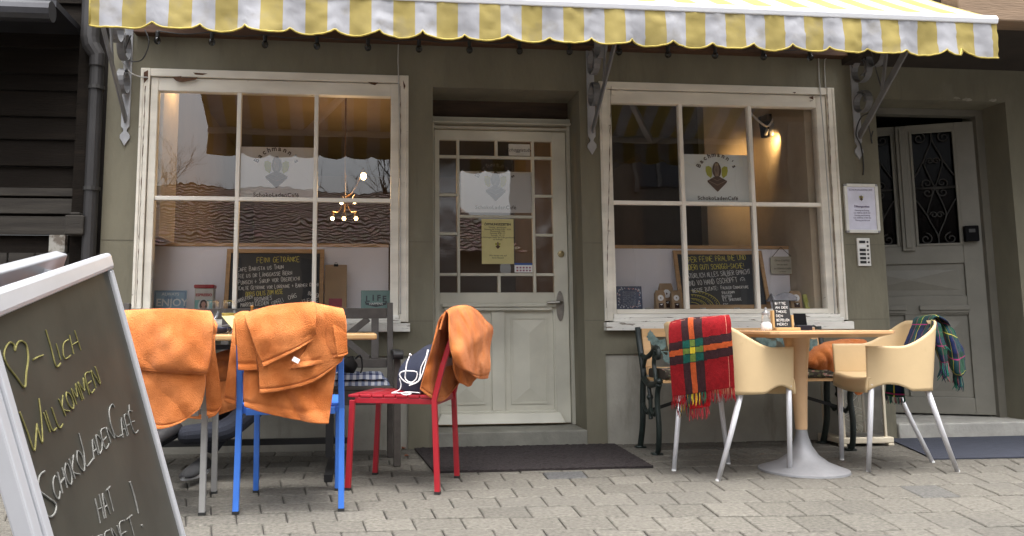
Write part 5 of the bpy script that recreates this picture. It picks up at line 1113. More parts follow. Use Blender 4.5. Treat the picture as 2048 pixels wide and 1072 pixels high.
def shoe(px, py, Y, d, up, m, sole):
    c = P(px, py, Y); d = V(d).normalized(); up = V(up).normalized(); s_ = d.cross(up).normalized(); up = s_.cross(d)
    rows = []
    for a, w1, h1, zo in ((-.10, .022, .03, .03), (-.08, .035, .075, .03), (-.02, .036, .08, .03), (.05, .043, .06, .02), (.11, .046, .045, .012), (.155, .034, .032, .008), (.17, .01, .012, .008)):
        rows.append([c+d*a+s_*(w1*math.cos(t))+up*(zo+max(-.4, math.sin(t))*h1*.6) for t in [i*6.283/14 for i in range(15)]])
    mb = MB(); mb.grid(rows); o = mb.build('shoe', m, pe, smooth=True, sub=1)
    ms = MB(); pl = [(.135*math.cos(t)+.035, .042*math.sin(t)*(1+.15*math.cos(t))) for t in [i*6.283/18 for i in range(18)]]; ms.prism(pl, c-up*.006, d, s_, up*.016); ms.build('sole', sole, o)
shoe(398, 946, -.90, (-.25, -.95, 0), (0, 0, 1), mat('grey_sneaker', (.03, .03, .032), .8, .2, 30), mat('white_sole', (.4, .4, .4), .6))
shoe(330, 880, -1.03, (-.55, -.75, -.25), (-.2, -.35, .9), mat('dark_shoe', (.03, .028, .03), .7, .3, 30), mat('black_plastic', None))
# ---- cast iron bench with wooden back frame (right)
M_castg = mat('dark_green_cast_iron', (.007, .011, .010), .45, .4, 14, .1, 60, col2=(.018, .030, .026))
M_lbw = mat('light_bench_wood', (.62, .38, .18), .5, .18, 3, .06, 50, stretch=(1, 7, 7))
ib = thing('garden_bench', (2.37, -.3, 0), 'garden bench with cast iron ends and pale wooden back under the right window', 'bench')
ex0, ex1 = at(1281, 660, -.2).x, at(1668, 680, -.2).x+.50
ex0 = at(1276, 655, -.16).x; ex1 = 2.98
zT = at(1272, 655, -.15).z
def cast_end(x):
    m = MB()
    def cv(pts, r): m.tube(crom([V((x, a, b)) for a, b in pts], len(pts)*6), r, 8)
    cv([(-.155, zT), (-.17, zT-.08), (-.21, .56), (-.235, .46), (-.22, .40), (-.205, .30), (-.19, .15), (-.13, .0)], .019)
    cv([(-.42, .0), (-.455, .05), (-.47, .18), (-.455, .30), (-.47, .38), (-.50, .42)], .017)
    cv([(-.235, .44), (-.33, .405), (-.42, .415), (-.51, .44)], .018)
    cv([(-.21, .58), (-.30, .57), (-.38, .595), (-.46, .635), (-.50, .62), (-.505, .58), (-.47, .575)], .015)
    cv([(-.46, .62), (-.42, .54), (-.44, .48), (-.455, .40)], .014); cv([(-.235, .50), (-.27, .55), (-.30, .57)], .012)
    cv([(-.215, .28), (-.28, .235), (-.34, .26), (-.40, .235), (-.455, .28)], .011); cv([(-.34, .26), (-.34, .32), (-.32, .40)], .013); cv([(-.34, .26), (-.335, .22), (-.34, .20)], .014); m.sphere((x, -.335, .33), .022, 8); m.sphere((x, -.28, .235), .016, 8); m.sphere((x, -.40, .235), .016, 8)
    m.box(x-.03, x+.03, -.155, -.105, 0, .012); m.box(x-.03, x+.03, -.445, -.395, 0, .012)
    return m.build('cast_end', M_castg, ib, smooth=True)
cast_end(ex0); cast_end(ex1)
yb2 = lambda z: -.215+.06*(z-.46)/(zT-.46)
m = MB()
z1_, z2_, z3_, z4_ = at(1300, 657, -.17).z, at(1300, 674, -.17).z, at(1300, 734, -.2).z, at(1300, 749, -.2).z
for za, zb__ in ((z2_, z1_), (z4_, z3_)): m.bar((ex0+.02, yb2((za+zb__)/2), (za+zb__)/2), (ex1-.02, yb2((za+zb__)/2), (za+zb__)/2), .024, zb__-za, up=(0, 0, 1))
for x in (ex0+.045, (ex0+ex1)/2-.0, ex1-.045): m.bar((x, yb2(z3_), z3_), (x, yb2(z2_), z2_), .05, .022, up=(0, 1, 0))
m.build('back_frame', M_lbw, ib, bevel=.003)
# iron flower panels
M_verd = mat('verdigris_iron', (.06, .10, .09), .6, .4, 25, .1, 60, col2=(.19, .27, .25))
m = MB()
def leaf(cx, cz, ang_, L, w_):
    y = yb2(cz)-.004; pts = []
    for i in range(9):
        t = i/8; pts.append((L*t, w_*math.sin(math.pi*t**.8)*(1-.25*(i % 2))))
    pl = pts+[(a, -b) for a, b in reversed(pts[1:-1])]
    c_, s_ = math.cos(ang_), math.sin(ang_)
    m.prism([(a*c_-b*s_, a*s_+b*c_) for a, b in pl], (cx, y, cz), XN, V((0, .12, .99)), (0, -.006, 0))
zc = (z2_+z3_)/2
for x in [ex0+.075+.145*k for k in range(int((ex1-ex0-.15)/.145)+1)]:
    m.tube(crom([V((x, yb2(z2_), z2_)), V((x+.03, yb2(zc+.03), zc+.03)), V((x+.08, yb2(zc-.03), zc-.02)), V((x+.14, yb2(z3_), z3_))], 16), .006, 6)
    for k in range(3): leaf(x+.005+.045*k, zc+.055-.045*k, 1.6-.5*k+random.uniform(-.4, .4), .085, .03); leaf(x+.03+.04*k, zc+.01-.03*k, -1.9+.9*k+random.uniform(-.3, .3), .075, .027)
    for k in range(5): a = k*1.257; leaf(x+.04, zc+.05, a+.5, .045, .018)
m.tube([(ex0+.07, yb2(zc), zc), (ex1-.07, yb2(zc), zc)], .005, 6)
m.build('flower_panel', M_verd, ib)
m = MB()
for i in range(4): m.box(ex0+.02, ex1-.02, -.51+i*.075, -.51+i*.075+.062, .425, .445)
m.build('seat', M_lbw, ib, bevel=.003)
m = MB(); m.bar((ex0, -.44, .27), ((ex0+ex1)/2, -.34, .10), .018, .008, up=(0, 1, 0)) if False else None
m.bar((ex0, -.33, .25), (ex0+.5, -.33, .40), .02, .008, up=(0, 1, 0)); m.bar((ex1, -.33, .25), (ex1-.5, -.33, .40), .02, .008, up=(0, 1, 0)); m.build('stay', M_blackm, ib)
def floral(u, v):
    n_ = noise.noise(V((u*34, v*9, 1.5))); n2 = noise.noise(V((u*50+9, v*14, 4)))
    if n_ > .26: return (.42, .20, .17) if n2 > 0 else (.50, .40, .32)
    if n_ > .10: return (.13, .12, .06)
    return (.045, .034, .026) if n2 < .15 else (.10, .10, .06)
M_flor = vmat('floral_cloth', rough=.9, bump=.3, bscale=220, var=.12)
m = MB(); cx0, cx1 = ex0+.03, ex1-.03; prof = []
for i in range(9):
    a = math.pi*i/8; prof.append((-.36-.155*math.cos(a)*1.0, .446+.055*math.sin(a)**.5))
prof = [(-.515, .447), (-.525, .46), (-.528, .48), (-.515, .498), (-.45, .505), (-.35, .505), (-.26, .50), (-.245, .475), (-.25, .447)]
pr_ = crom([V((0, a, b)) for a, b in prof], 20); g = [[V((cx0+(cx1-cx0)*j/150, p.y, p.z+.004*noise.noise(V((j*.2, i*.3, 0))))) for j in range(151)] for i, p in enumerate(pr_)]
m.grid(g, floral)
for x in (cx0, cx1): m.add([(x, p.y, p.z) for p in pr_], [tuple(range(20))], (.05, .04, .03))
tag(m.build('bench_cushion', M_flor, smooth=False), 'long dark floral cushion on the cast iron bench', 'cushion')

# ---- round-legged table
M_cone = mat('beech_cone', (.56, .36, .20), .45, .08, 5, coat=.1)
M_alub = mat('brushed_aluminium', (.25, .25, .26), .55, .14, 8, metal=.35)
tc = atz(1605, 925, 0); TX, TY = 2.335, -1.02
t = thing('pedestal_table', (TX, TY, 0), 'small beech table on a tapered wooden column and trumpet shaped metal foot', 'table')
m = MB(); h_ = .345; ca, sa = math.cos(.06), math.sin(.06)
def sq(r, z, ch=.03): return [V((TX+(x*ca-y*sa), TY+(x*sa+y*ca), z)) for x, y in ((r, r-ch), (r-ch, r), (-r+ch, r), (-r, r-ch), (-r, -r+ch), (-r+ch, -r), (r-ch, -r), (r, -r+ch))]
ls_ = [sq(h_-.05, .703), sq(h_, .722), sq(h_, .734), sq(h_-.004, .737)]
vs = [p for l in ls_ for p in l]; fs = [tuple(range(7, -1, -1)), tuple(range(24, 32))]+[(i*8+k, i*8+(k+1) % 8, (i+1)*8+(k+1) % 8, (i+1)*8+k) for i in range(3) for k in range(8)]
m.add(vs, fs).build('tabletop', M_beech, t)
za, zb_ = .215, .702
MB().lathe([(.030, za), (.037, za+.14), (.050, za+.34), (.068, zb_)], (TX, TY, 0), 32).build('column', M_cone, t, smooth=False)
m = MB(); m.lathe([(.228, 0), (.226, .010), (.19, .022), (.13, .045), (.08, .082), (.048, .13), (.032, .18), (.027, za-.001)], (TX, TY, 0), 40); smooth_angle(m.build('foot', M_alub, t), 60)
for o in list(t.children):
    if o.name.startswith('column'): smooth_angle(o, 40)
# sugar shaker, small menu, card holder
c = V((at(1533, 655, -1.06).x, -1.06, .7375)); t = thing('sugar_shaker', c, 'glass sugar shaker with metal spout on the beech table', 'sugar shaker')
MB().lathe([(.028, 0), (.031, .01), (.029, .035), (.024, .06), (.021, .085)], c, 24).build('jar', M_thin, t, smooth=True); MB().lathe([(.026, .002), (.029, .012), (.0265, .036), (.012, .046), (.001, .047)], c, 20).build('sugar', mat('white_sugar', (.82, .82, .82), .9, .05, 60, .3, 200), t, smooth=True); m = MB(); m.lathe([(.0225, .082), (.0225, .094), (.014, .102), (.006, .106), (.005, .122), (.003, .123)], c, 18); m.build('spout', mat('tin_silver', None), t, smooth=False)
a, b = at(1547, 600, -1.0), at(1582, 659, -1.0); c = V(((a.x+b.x)/2, -1.0, .7375)); t = thing('table_menu', c, 'little black chalk menu in a wooden stand on the beech table', 'menu')
m = MB(); m.box(a.x-.015, b.x+.03, -1.045, -.955, .7375, .753); m.box(b.x+.002, b.x+.014, -1.01, -.985, .753, .82); m.box(a.x-.016, a.x-.004, -1.01, -.985, .753, .845); m.build('stand', mat('pine_stand', (.55, .36, .16), .5, .12, 6), t, bevel=.002)
Zd = V((0, .10, 1)).normalized(); o_ = V(((a.x+b.x)/2, -1.005, .7535)); m = MB(); rect(m, o_, XN, Zd, b.x-a.x, a.z-.752, .006, 0, (a.z-.752)/2, -.003); m.build('board', M_board, t); N = XN.cross(Zd); m = MB()
for i, s in enumerate(('BITTE', 'AN DER', 'THEKE', 'DEN', 'BESTELLEN', 'MERCI')): chalk(m, s, o_+N*.0035+Zd*((a.z-.752)*(.83-.152*i))+XN*(-.036), XN, Zd, .012, min(.07, .012*len(s)), r=.0011)
m.build('lettering', M_wc, t, normals=False)
a, b = at(1589, 627, -1.0), at(1615, 660, -1.0); c = V(((a.x+b.x)/2, -1.0, .7375)); t = thing('card_holder', c, 'black card holder box beside the little chalk menu', 'card holder')
m = MB(); m.box(a.x-.006, b.x+.012, -1.03, -.97, .7375, .765); m.build('box', mat('navy_black_plastic', (.008, .009, .018), .35), t, bevel=.003); m = MB(); m.obox(((a.x+b.x)/2+.004, -.985, (a.z+.765)/2), (1, 0, 0), (0, 1, 0), (0, .15, 1), (b.x-a.x)/2, .004, (a.z-.765)/2); m.build('lid', mat('black_plastic', None), t, bevel=.002)
c = V((at(1626, 655, -1.0).x, -1.0, .7375)); tag(MB().tube([c+V((-.012, 0, .005)), c+V((-.010, 0, .022)), c+V((.004, 0, .024)), c+V((.016, 0, .018)), c+V((.018, 0, .003))], .006, 8).build('metal_clip', M_castg, smooth=True), 'small dark curved table clip right of the black card holder', 'clip')

# ---- cream shell armchairs
M_shell = mat('cream_shell_plastic', (.62, .46, .262), .45, .07, 3, .06, 300, spec=.35, dirt=[((.50, .36, .19), (14, 14, 11), .64, .5), ((.42, .31, .17), (60, 60, 30), .70, .5)])
M_aleg = mat('matt_aluminium_leg', (.66, .66, .69), .42, .08, 12, metal=.25)
def shell_chair(label, pos, ang_, feet, bs=1):
    t = thing('shell_armchair', pos, label, 'chair', 'cream shell armchairs', ang_)
    # plan outline, from one arm end round the back to the other
    half = [(.195, .262), (.12, .272), (.03, .277), (-.07, .270), (-.145, .254), (-.19, .218), (-.212, .155), (-.221, .08)]
    plan = [V((a, b, 0)) for a, b in half]+[V((-.223, 0, 0))]+[V((a, -b, 0)) for a, b in reversed(half)]
    plan = [V((p.x*(bs if p.x < 0 else 1), p.y, 0)) for p in plan]; pl = crom(plan, 81); g = []
    def top(p):
        x = p.x; u = max(0, min(1, (.03-x)/(.03+.21*bs))); z = .655+.132*(u**1.7)
        return z - .012*max(0, (x-.1)/.165)*0 + .006*(abs(p.y) < .12)*0
    def bot(p):
        x = p.x
        if x > -.02: s_ = (x+.02)/.215; return .425+.036*math.sin(math.pi*min(1, s_))
        return .425+.0*x
    nz_ = 16
    for k in range(nz_+1):
        v = k/nz_; r = []
        for p in pl:
            zt, zb_ = top(p), bot(p); z = zb_+(zt-zb_)*v; fl = .93+.09*((z-.42)/.38)
            back = -.065*max(0, (z-.45)/.35)*max(0, -p.x/.223)*bs
            r.append(V((p.x*(1 if p.x > 0 else .93)+back, p.y*fl, z)))
        g.append(r)
    m = MB(); m.grid(g); sh = m.build('shell', M_shell, t, smooth=True, local=True, solid=.009)
    gs = []
    for i in range(22):
        u = i/21; x = .192-(.19+.19*bs)*u; r = []
        wv = .255 if x > -.07*bs else .255*math.sqrt(max(.05, 1-((-.07*bs-x)/(.14*bs))**2))
        for j in range(22):
            y = (-1+2*j/21)*wv; z = .492-.014*math.cos(y/.25*1.5)+.0*x + .02*max(0, (-x-.1)/.13)
            r.append(V((x, y, z)))
        gs.append(r)
    ap = [[V((.192+.010*math.sin(k/4*1.57), p.y, p.z-.0-.075*(k/4)**1.4)) for p in gs[0]] for k in range(4, 0, -1)]
    m = MB(); m.grid(ap+gs); m.build('seat', M_shell, t, smooth=True, local=True, solid=.008)
    for (fx, fy), (tx_, ty_) in zip(feet, ((.172, .24), (.172, -.24), (-.13*bs, .215), (-.13*bs, -.215))):
        m = MB(); m.tube([(fx, fy, 0), (fx*.5+tx_*.5+(.0), fy*.5+ty_*.5, .22), (tx_, ty_, .46)], [.0115, .013, .0145], 14); l_ = m.build('leg', M_aleg, t, smooth=True, local=True)
        MB().lathe([(.0118, -.0), (.0118, .008)], (fx, fy, .0005), 12).build('foot_cap', M_white, l_, local=True)
    return t
def loc2(pos, ang_, p): q = p-V(pos); c_, s_ = math.cos(-ang_), math.sin(-ang_); return (q.x*c_-q.y*s_, q.x*s_+q.y*c_)
C1, A1 = (1.935, -1.03, 0), math.radians(21)
f1 = [loc2(C1, A1, V(p)) for p in ((2.033, -.778, 0), (2.212, -1.104, 0), (1.653, -.941, 0), (1.764, -1.231, 0))]
shell_chair('cream shell armchair with a red tartan blanket over its back', C1, A1, f1)
C2, A2 = (2.87, -.985, 0), math.radians(166)
f2 = [loc2(C2, A2, V(p)) for p in ((2.653, -1.093, 0), (2.726, -.742, 0), (3.098, -1.169, 0), (3.171, -.888, 0))]
shell_chair('cream shell armchair with a green tartan scarf over its back', C2, A2, f2, .78)

# ---- tartans
def bands(x, L, base):
    for a, b, c in L:
        if a <= x < b: return c
    return base
def tartan_red(u, v):
    v = v+.055*(u-.5)
    K, O, R, T = 'k', 'o', 'r', 'p'
    hb_ = bands(v, ((.445, .452, 'k'), (.452, .525, 'd'), (.525, .532, 'k'), (.532, .588, 'o'), (.588, .595, 'k'), (.595, .668, 'd'), (.668, .675, 'k'), (.155, .160, 'w')), 'r')
    vb__ = bands(u, ((.255, .262, 'k'), (.262, .365, 'd'), (.365, .372, 'k'), (.372, .452, 'o'), (.452, .459, 'k'), (.459, .562, 'd'), (.562, .57, 'k'), (.90, .905, 'w'), (.10, .104, 'w')), 'r')
    red, dk, org = (.22, .007, .010), (.035, .014, .016), (.42, .075, .02)
    if hb_ in 'dok' and vb__ in 'dok':
        s = hb_+vb__
        if s == 'oo': return (.62, .46, .03)
        if 'k' in s and s != 'kk': return (.012, .035, .03)
        if s == 'dd': return (.010, .085, .065)
        if s == 'kk': return (.01, .02, .02)
        return (.13, .19, .04)
    x = hb_ if hb_ != 'r' else vb__
    return {'r': red, 'd': dk, 'o': org, 'k': (.03, .012, .012), 'w': (.55, .22, .15)}[x]
M_tart = vmat('tartan_wool', rough=.95, bump=.35, bscale=260, sheen=.04, var=.2, vscale=60, spec=.15)
def shell_pt(pos, ang_, s, z, off):
    """point on the outside of the shell back; s runs along the back from far corner (-1) to near corner (1)"""
    half = [(.05, .282), (-.08, .278), (-.17, .262), (-.225, .225), (-.252, .16), (-.262, .08)]
    plan = [V((a, b, 0)) for a, b in half]+[V((-.264, 0, 0))]+[V((a, -b, 0)) for a, b in reversed(half)]
    return None
# the red one hangs in a straight front sheet; rows are (pixel, depth)
mb = MB()
RED_ROWS = [row(-1.2, (1352, 680, -.88), (1390, 678, -.98), (1425, 676, -1.08), (1458, 672, -1.2)),
 row(-1.2, (1346, 646, -1.06), (1375, 640, -1.14), (1420, 637, -1.24), (1455, 634, -1.32)),
 row(-1.2, (1339, 652, -1.15), (1372, 645, -1.24), (1418, 641, -1.35), (1461, 637, -1.42)),
 row(-1.2, (1338, 690, -1.17), (1375, 686, -1.26), (1420, 682, -1.37), (1464, 678, -1.44)),
 row(-1.2, (1341, 740, -1.15), (1378, 738, -1.24), (1424, 734, -1.35), (1467, 728, -1.42)),
 row(-1.2, (1345, 792, -1.13), (1382, 788, -1.22), (1427, 780, -1.33), (1469, 774, -1.40))]
gr1 = loft([[P(*q) for q in r] for r in RED_ROWS], 150, 150, .006, 10)
k0 = 36                                        # rows before this one lie inside the backrest
mb.grid(gr1, lambda u, v: tartan_red(u, max(0, (v-.22)/.78)))
UND = [row(-1.1, (1372, 770, -1.18), (1395, 768, -1.24), (1420, 765, -1.29)), row(-1.1, (1376, 800, -1.18), (1400, 803, -1.24), (1421, 806, -1.29)), row(-1.1, (1380, 818, -1.18), (1400, 816, -1.24), (1418, 812, -1.28))]
gr2 = loft([[P(*q) for q in r] for r in UND], 30, 24, .004, 12); mb.grid(gr2, lambda u, v: (.40, .012, .016))
rb = mb.build('tartan_blanket', M_tart, smooth=True, solid=.006); tag(rb, 'red tartan blanket with fringe over the left cream armchair', 'blanket')
def fringe(g, lo_, hi_, n, L, colf, parent, th=.0022, sw=.15):
    m = MB(); nu = len(g[0])
    for i in range(n):
        u = lo_+(hi_-lo_)*(i+.5)/n+random.uniform(-.3, .3)/n; j = int(u*(nu-1)); p = g[-1][j].copy(); l = L*random.uniform(.75, 1.15)
        q = [p+V((0, 0, .004)), p+V((random.uniform(-.004, .004), random.uniform(-.006, .003), -l*.5)), p+V((random.uniform(-sw, sw)*l, random.uniform(-sw, sw)*l, -l))]
        m.tube(crom(q, 7), [th, th*.9, th, th*1.1, th, th*.8, th*.4], 5, col=colf(u))
    return m.build('fringe', M_tart, parent, smooth=True)
def fr_red(u):
    c = tartan_red(u, .9); 
    if .262 < u < .562: c = random.choice(((.01, .07, .055), (.55, .36, .03), (.015, .03, .04), (.02, .09, .05))) if u < .52 else (.012, .09, .055)
    return tuple(x*random.uniform(.75, 1.15) for x in c)
fringe(gr1, .0, 1, 62, .062, fr_red, rb); fringe(gr2, 0, 1, 18, .055, lambda u: (.30, .03, .035), rb)
m_ = [[P(1352+4*i, 800-2*j, -1.14) for i in range(10)] for j in range(2, 0, -1)]
fringe(m_, 0, 1, 12, .085, lambda u: random.choice(((.01, .06, .05), (.5, .34, .04), (.02, .02, .03), (.25, .02, .02))), rb)
def tartan_green(u, v):
    f_ = lambda x, p: (x*p) % 1
    a, b = f_(u, 2.2), f_(v, 3.2); g_c, n_c, k_c = (.007, .048, .024), (.008, .013, .05), (.004, .008, .010)
    if .47 < a < .50 or .46 < b < .49: return (.22, .015, .09)
    if .93 < a < .955 or .92 < b < .94: return (.42, .36, .05)
    ca = n_c if a < .33 else (k_c if a < .42 else g_c); cb = n_c if b < .36 else (k_c if b < .43 else g_c)
    return tuple((x+y)/2 for x, y in zip(ca, cb))
mb = MB()
G1 = [row(-1, (1808, 690, -1.02), (1822, 690, -1.08), (1836, 688, -1.14), (1852, 682, -1.18)), row(-1, (1822, 655, -1.0), (1835, 655, -1.05), (1850, 655, -1.1), (1862, 650, -1.15)), row(-1, (1831, 636, -.98), (1846, 634, -1.04), (1862, 632, -1.1), (1872, 634, -1.16)),
      row(-1, (1850, 634, -.97), (1868, 632, -1.02), (1882, 634, -1.1), (1890, 640, -1.16)), row(-1, (1872, 640, -1.02), (1885, 650, -1.1), (1897, 655, -1.14), (1908, 660, -1.12)), row(-1, (1882, 665, -1.08), (1895, 672, -1.16), (1905, 675, -1.18), (1917, 680, -1.14)), row(-1, (1890, 700, -1.1), (1902, 710, -1.18), (1915, 712, -1.2), (1928, 705, -1.14)), row(-1, (1898, 725, -1.1), (1905, 738, -1.18), (1918, 745, -1.2), (1930, 735, -1.14)), row(-1, (1906, 745, -1.1), (1913, 752, -1.16), (1922, 752, -1.18), (1932, 742, -1.12))]
gg1 = loft([[P(*q) for q in r] for r in G1], 70, 110, .010, 16); mb.grid(gg1, tartan_green)
G2 = [row(-1, (1862, 640, -1.17), (1870, 642, -1.2), (1880, 648, -1.2)), row(-1, (1864, 665, -1.2), (1874, 668, -1.23), (1886, 670, -1.22)), row(-1, (1870, 695, -1.2), (1880, 700, -1.24), (1892, 698, -1.22)), row(-1, (1880, 720, -1.2), (1886, 726, -1.23), (1896, 725, -1.21))]
gg2 = loft([[P(*q) for q in r] for r in G2], 40, 50, .008, 18); mb.grid(gg2, lambda u, v: tartan_green(u*.6+.3, v*.8))
G3 = [row(-1, (1772, 768, -.98), (1790, 770, -1.0), (1808, 772, -1.02)), row(-1, (1770, 790, -.98), (1790, 794, -1.0), (1809, 794, -1.02))]
gg3 = loft([[P(*q) for q in r] for r in G3], 20, 10, .003, 20); mb.grid(gg3, lambda u, v: tartan_green(u*.5+.2, v*.2))
gb = mb.build('tartan_scarf', M_tart, smooth=True, solid=.006); tag(gb, 'dark green and navy tartan scarf with fringe over the right cream armchair', 'scarf')
gcol = lambda u: random.choice(((.012, .09, .065), (.012, .12, .085), (.01, .05, .05), (.25, .08, .09), (.02, .02, .05)))
fringe(gg1, 0, .7, 22, .075, gcol, gb, .0025, .2); fringe(gg2, 0, 1, 26, .09, gcol, gb, .003, .3); fringe(gg3, 0, 1, 20, .04, gcol, gb)
gm_ = [gg2[20], gg2[14]]; fringe(gm_, 0, 1, 22, .085, gcol, gb, .003, .35)
ym_ = [gg2[2], gg2[1]]; fringe(ym_, 0, .6, 5, .045, lambda u: (.5, .42, .12), gb, .0025, .5)

# ---- lantern by the pilaster
M_lan = mat('cream_lantern_paint', (.62, .55, .42), .55, .12, 8)
lx1, lx0 = at(1755, 880, -.13).x, at(1652, 880, -.13).x
LY0, LY1 = -.30, -.03
ln = thing('lantern', ((lx0+lx1)/2, -.165, 0), 'large cream wooden lantern with glass sides on the ground by the right pilaster', 'lantern')
m = MB(); m.box(lx0, lx1, LY0, LY1, .018, .055)
for x in (lx0, lx1-.04):
    for y in (LY0, LY1-.04): m.box(x, x+.04, y, y+.04, 0, .018)
m.build('base', M_lan, ln, bevel=.006)
m = MB()
for x in (lx0+.03, lx1-.045):
    for y in (LY0+.02, LY1-.035): m.box(x, x+.015, y, y+.015, .056, .50)
m.box(lx0+.03, lx1-.03, LY0+.02, LY0+.034, .501, .52); m.box(lx0+.03, lx1-.03, LY1-.034, LY1-.02, .501, .52); m.build('post', M_lan, ln, bevel=.002)
m = MB(); m.add([(lx0, LY0, .525), (lx1, LY0, .525), (lx1, LY1, .525), (lx0, LY1, .525), (lx0+.1, LY0+.09, .585), (lx1-.1, LY0+.09, .585), (lx1-.1, LY1-.09, .585), (lx0+.1, LY1-.09, .585)], [(0, 1, 2, 3), (4, 5, 6, 7), (0, 1, 5, 4), (1, 2, 6, 5), (2, 3, 7, 6), (3, 0, 4, 7)]); m.build('roof', M_lan, ln, bevel=.004)
for a, b in (((lx0+.045, LY0+.027), (lx1-.045, LY0+.027)), ((lx0+.037, LY0+.036), (lx0+.037, LY1-.036)), ((lx1-.037, LY0+.036), (lx1-.037, LY1-.036))):
    MB().add([(a[0], a[1], .056), (b[0], b[1], .056), (b[0], b[1], .50), (a[0], a[1], .50)], [(0, 1, 2, 3)]).build('pane', M_glass, ln)
m = MB(); cx = (lx0+lx1)/2
for k in range(3): m.tube(crom([V((cx+random.uniform(-.08, .08), -.165+random.uniform(-.06, .06), .06+.05*i)) for i in range(8)], 40), .002, 5)
m.build('fairy_wire', mat('silver_wire', (.6, .58, .5), .3, .1, 9, metal=.5), ln)

# ---- mats, leaves
M_mat = mat('brown_coir', (.010, .007, .008), .95, .5, 60, .9, 160, col2=(.032, .023, .023))
def pad(name, label, q, h, m, res=60, amp=.003):
    A, B, C_, D = [V(p) for p in q]; g = []
    for i in range(res//2+1):
        v = i/(res//2); g.append([(A*(1-u)+B*u)*(1-v)+(D*(1-u)+C_*u)*v+V((0, 0, h+amp*noise.noise(V((u*60, v*34, 1))))) for u in [j/res for j in range(res+1)]])
    mb = MB(); mb.grid(g)
    for e in (g[0], g[-1], [r[0] for r in g], [r[-1] for r in g]): mb.grid([e, [V((p.x, p.y, .001)) for p in e]])
    return tag(mb.build(name, m, smooth=False), label, 'doormat')
pad('doormat', 'dark brown fibre doormat before the cafe door', [(.385, -.84, 0), (1.578, -.84, 0), (1.625, -.02, 0), (.335, -.02, 0)], .012, M_mat, 120, .006)
e0, e1, e2 = atz(1868, 920), atz(1757, 874), atz(2048, 918)
pad('doormat', 'flat dark navy doormat before the right house door', [(e0.x, e0.y, 0), (5.3, e2.y, 0), (5.3, -.04, 0), (3.50, -.04, 0)], .008, mat('navy_rubber', (.028, .032, .048), .85, .2, 20, .3, 200), 60, .0015)
def dead_leaf(px, py, s, rot, label, col='leaf_brown'):
    c = atz(px, py); g = []
    for i in range(7):
        t = i/6; w_ = s*.35*math.sin(math.pi*min(1, t*.95+.05)); r = []
        for j in range(5):
            v = -1+j*.5; x, y = (t-.5)*s, v*w_; z = .006+s*.25*v*v*math.sin(math.pi*t)+s*.18*(t-.5)**2
            r.append(c+V((x*math.cos(rot)-y*math.sin(rot), x*math.sin(rot)+y*math.cos(rot), z)))
        g.append(r)
    tag(MB().grid(g).build('dead_leaf', mat(col, (.22, .07, .03), .8, .3, 30), smooth=True, solid=.001), label, 'leaf', 'dead leaves by the door step')
dead_leaf(832, 893, .06, .4, 'curled reddish leaf at the left corner of the brown doormat'); dead_leaf(808, 899, .045, 1.2, 'small reddish leaf against the wall left of the brown doormat'); dead_leaf(813, 914, .03, .1, 'small dark leaf on the paving left of the brown doormat', 'leaf_dark')
# ---- chalkboard stand in the foreground
far = CAM + ray(213, 510)*1.62
e_ = ray(579, 386).normalized()                       # away from the camera along the top rail
s_0 = ray(4822, 17400).normalized(); 
e_ = e_.normalized(); s_ = (s_0-e_*s_0.dot(e_)).normalized()     # down the board
n_ = e_.cross(s_).normalized()
if n_.dot(CAM-far) < 0: n_ = -n_
W_, H_ = .735, .98
X_b = -e_                                             # along the top rail, far -> near
def bp(a, b, l=0): return far+X_b*a+s_*b+n_*l         # a towards the viewer, b down, l out of the face
st = thing('pavement_sign', (far.x-.1, far.y-.3, 0), 'white framed chalkboard stand welcoming guests in the left foreground', 'chalkboard stand')
M_rail = mat('silver_rail', (.52, .53, .56), .35, .06, 4, metal=.35)
M_face = mat('sign_board_face', (.040, .038, .030), .45, .45, 2.2, .15, 4.5, detail=8, spec=.25)
def slab(mb, a0, a1, b0, b1, l0, l1): return mb.obox(bp((a0+a1)/2, (b0+b1)/2, (l0+l1)/2), X_b, s_, n_, abs(a1-a0)/2, abs(b1-b0)/2, abs(l1-l0)/2)
rw = .030
m = MB(); slab(m, rw*.6, W_-rw*.6, rw*.6, H_-rw*.6, -.012, .0); m.build('board', M_face, st)
m = MB(); slab(m, 0, W_, -.004, rw, -.016, .010); m.build('top_rail', M_rail, st, bevel=.007)
for a0, rw_ in ((.0, rw), (W_-.06, .06)):
    rw, rws = rw_, rw; m = MB(); slab(m, a0, a0+rw*.36, .031, H_, -.016, .006); slab(m, a0+rw*.40, a0+rw*.62, .031, H_, -.014, .003); slab(m, a0+rw*.66, a0+rw, .031, H_, -.016, .007); m.build('side_rail', M_rail, st, bevel=.003); rw = rws
m = MB(); slab(m, -.002, .009, -.002, .020, -.017, .009); m.build('corner_cap', mat('chrome_corner', (.45, .42, .38), .25, .3, 30, metal=.9), st, bevel=.003)
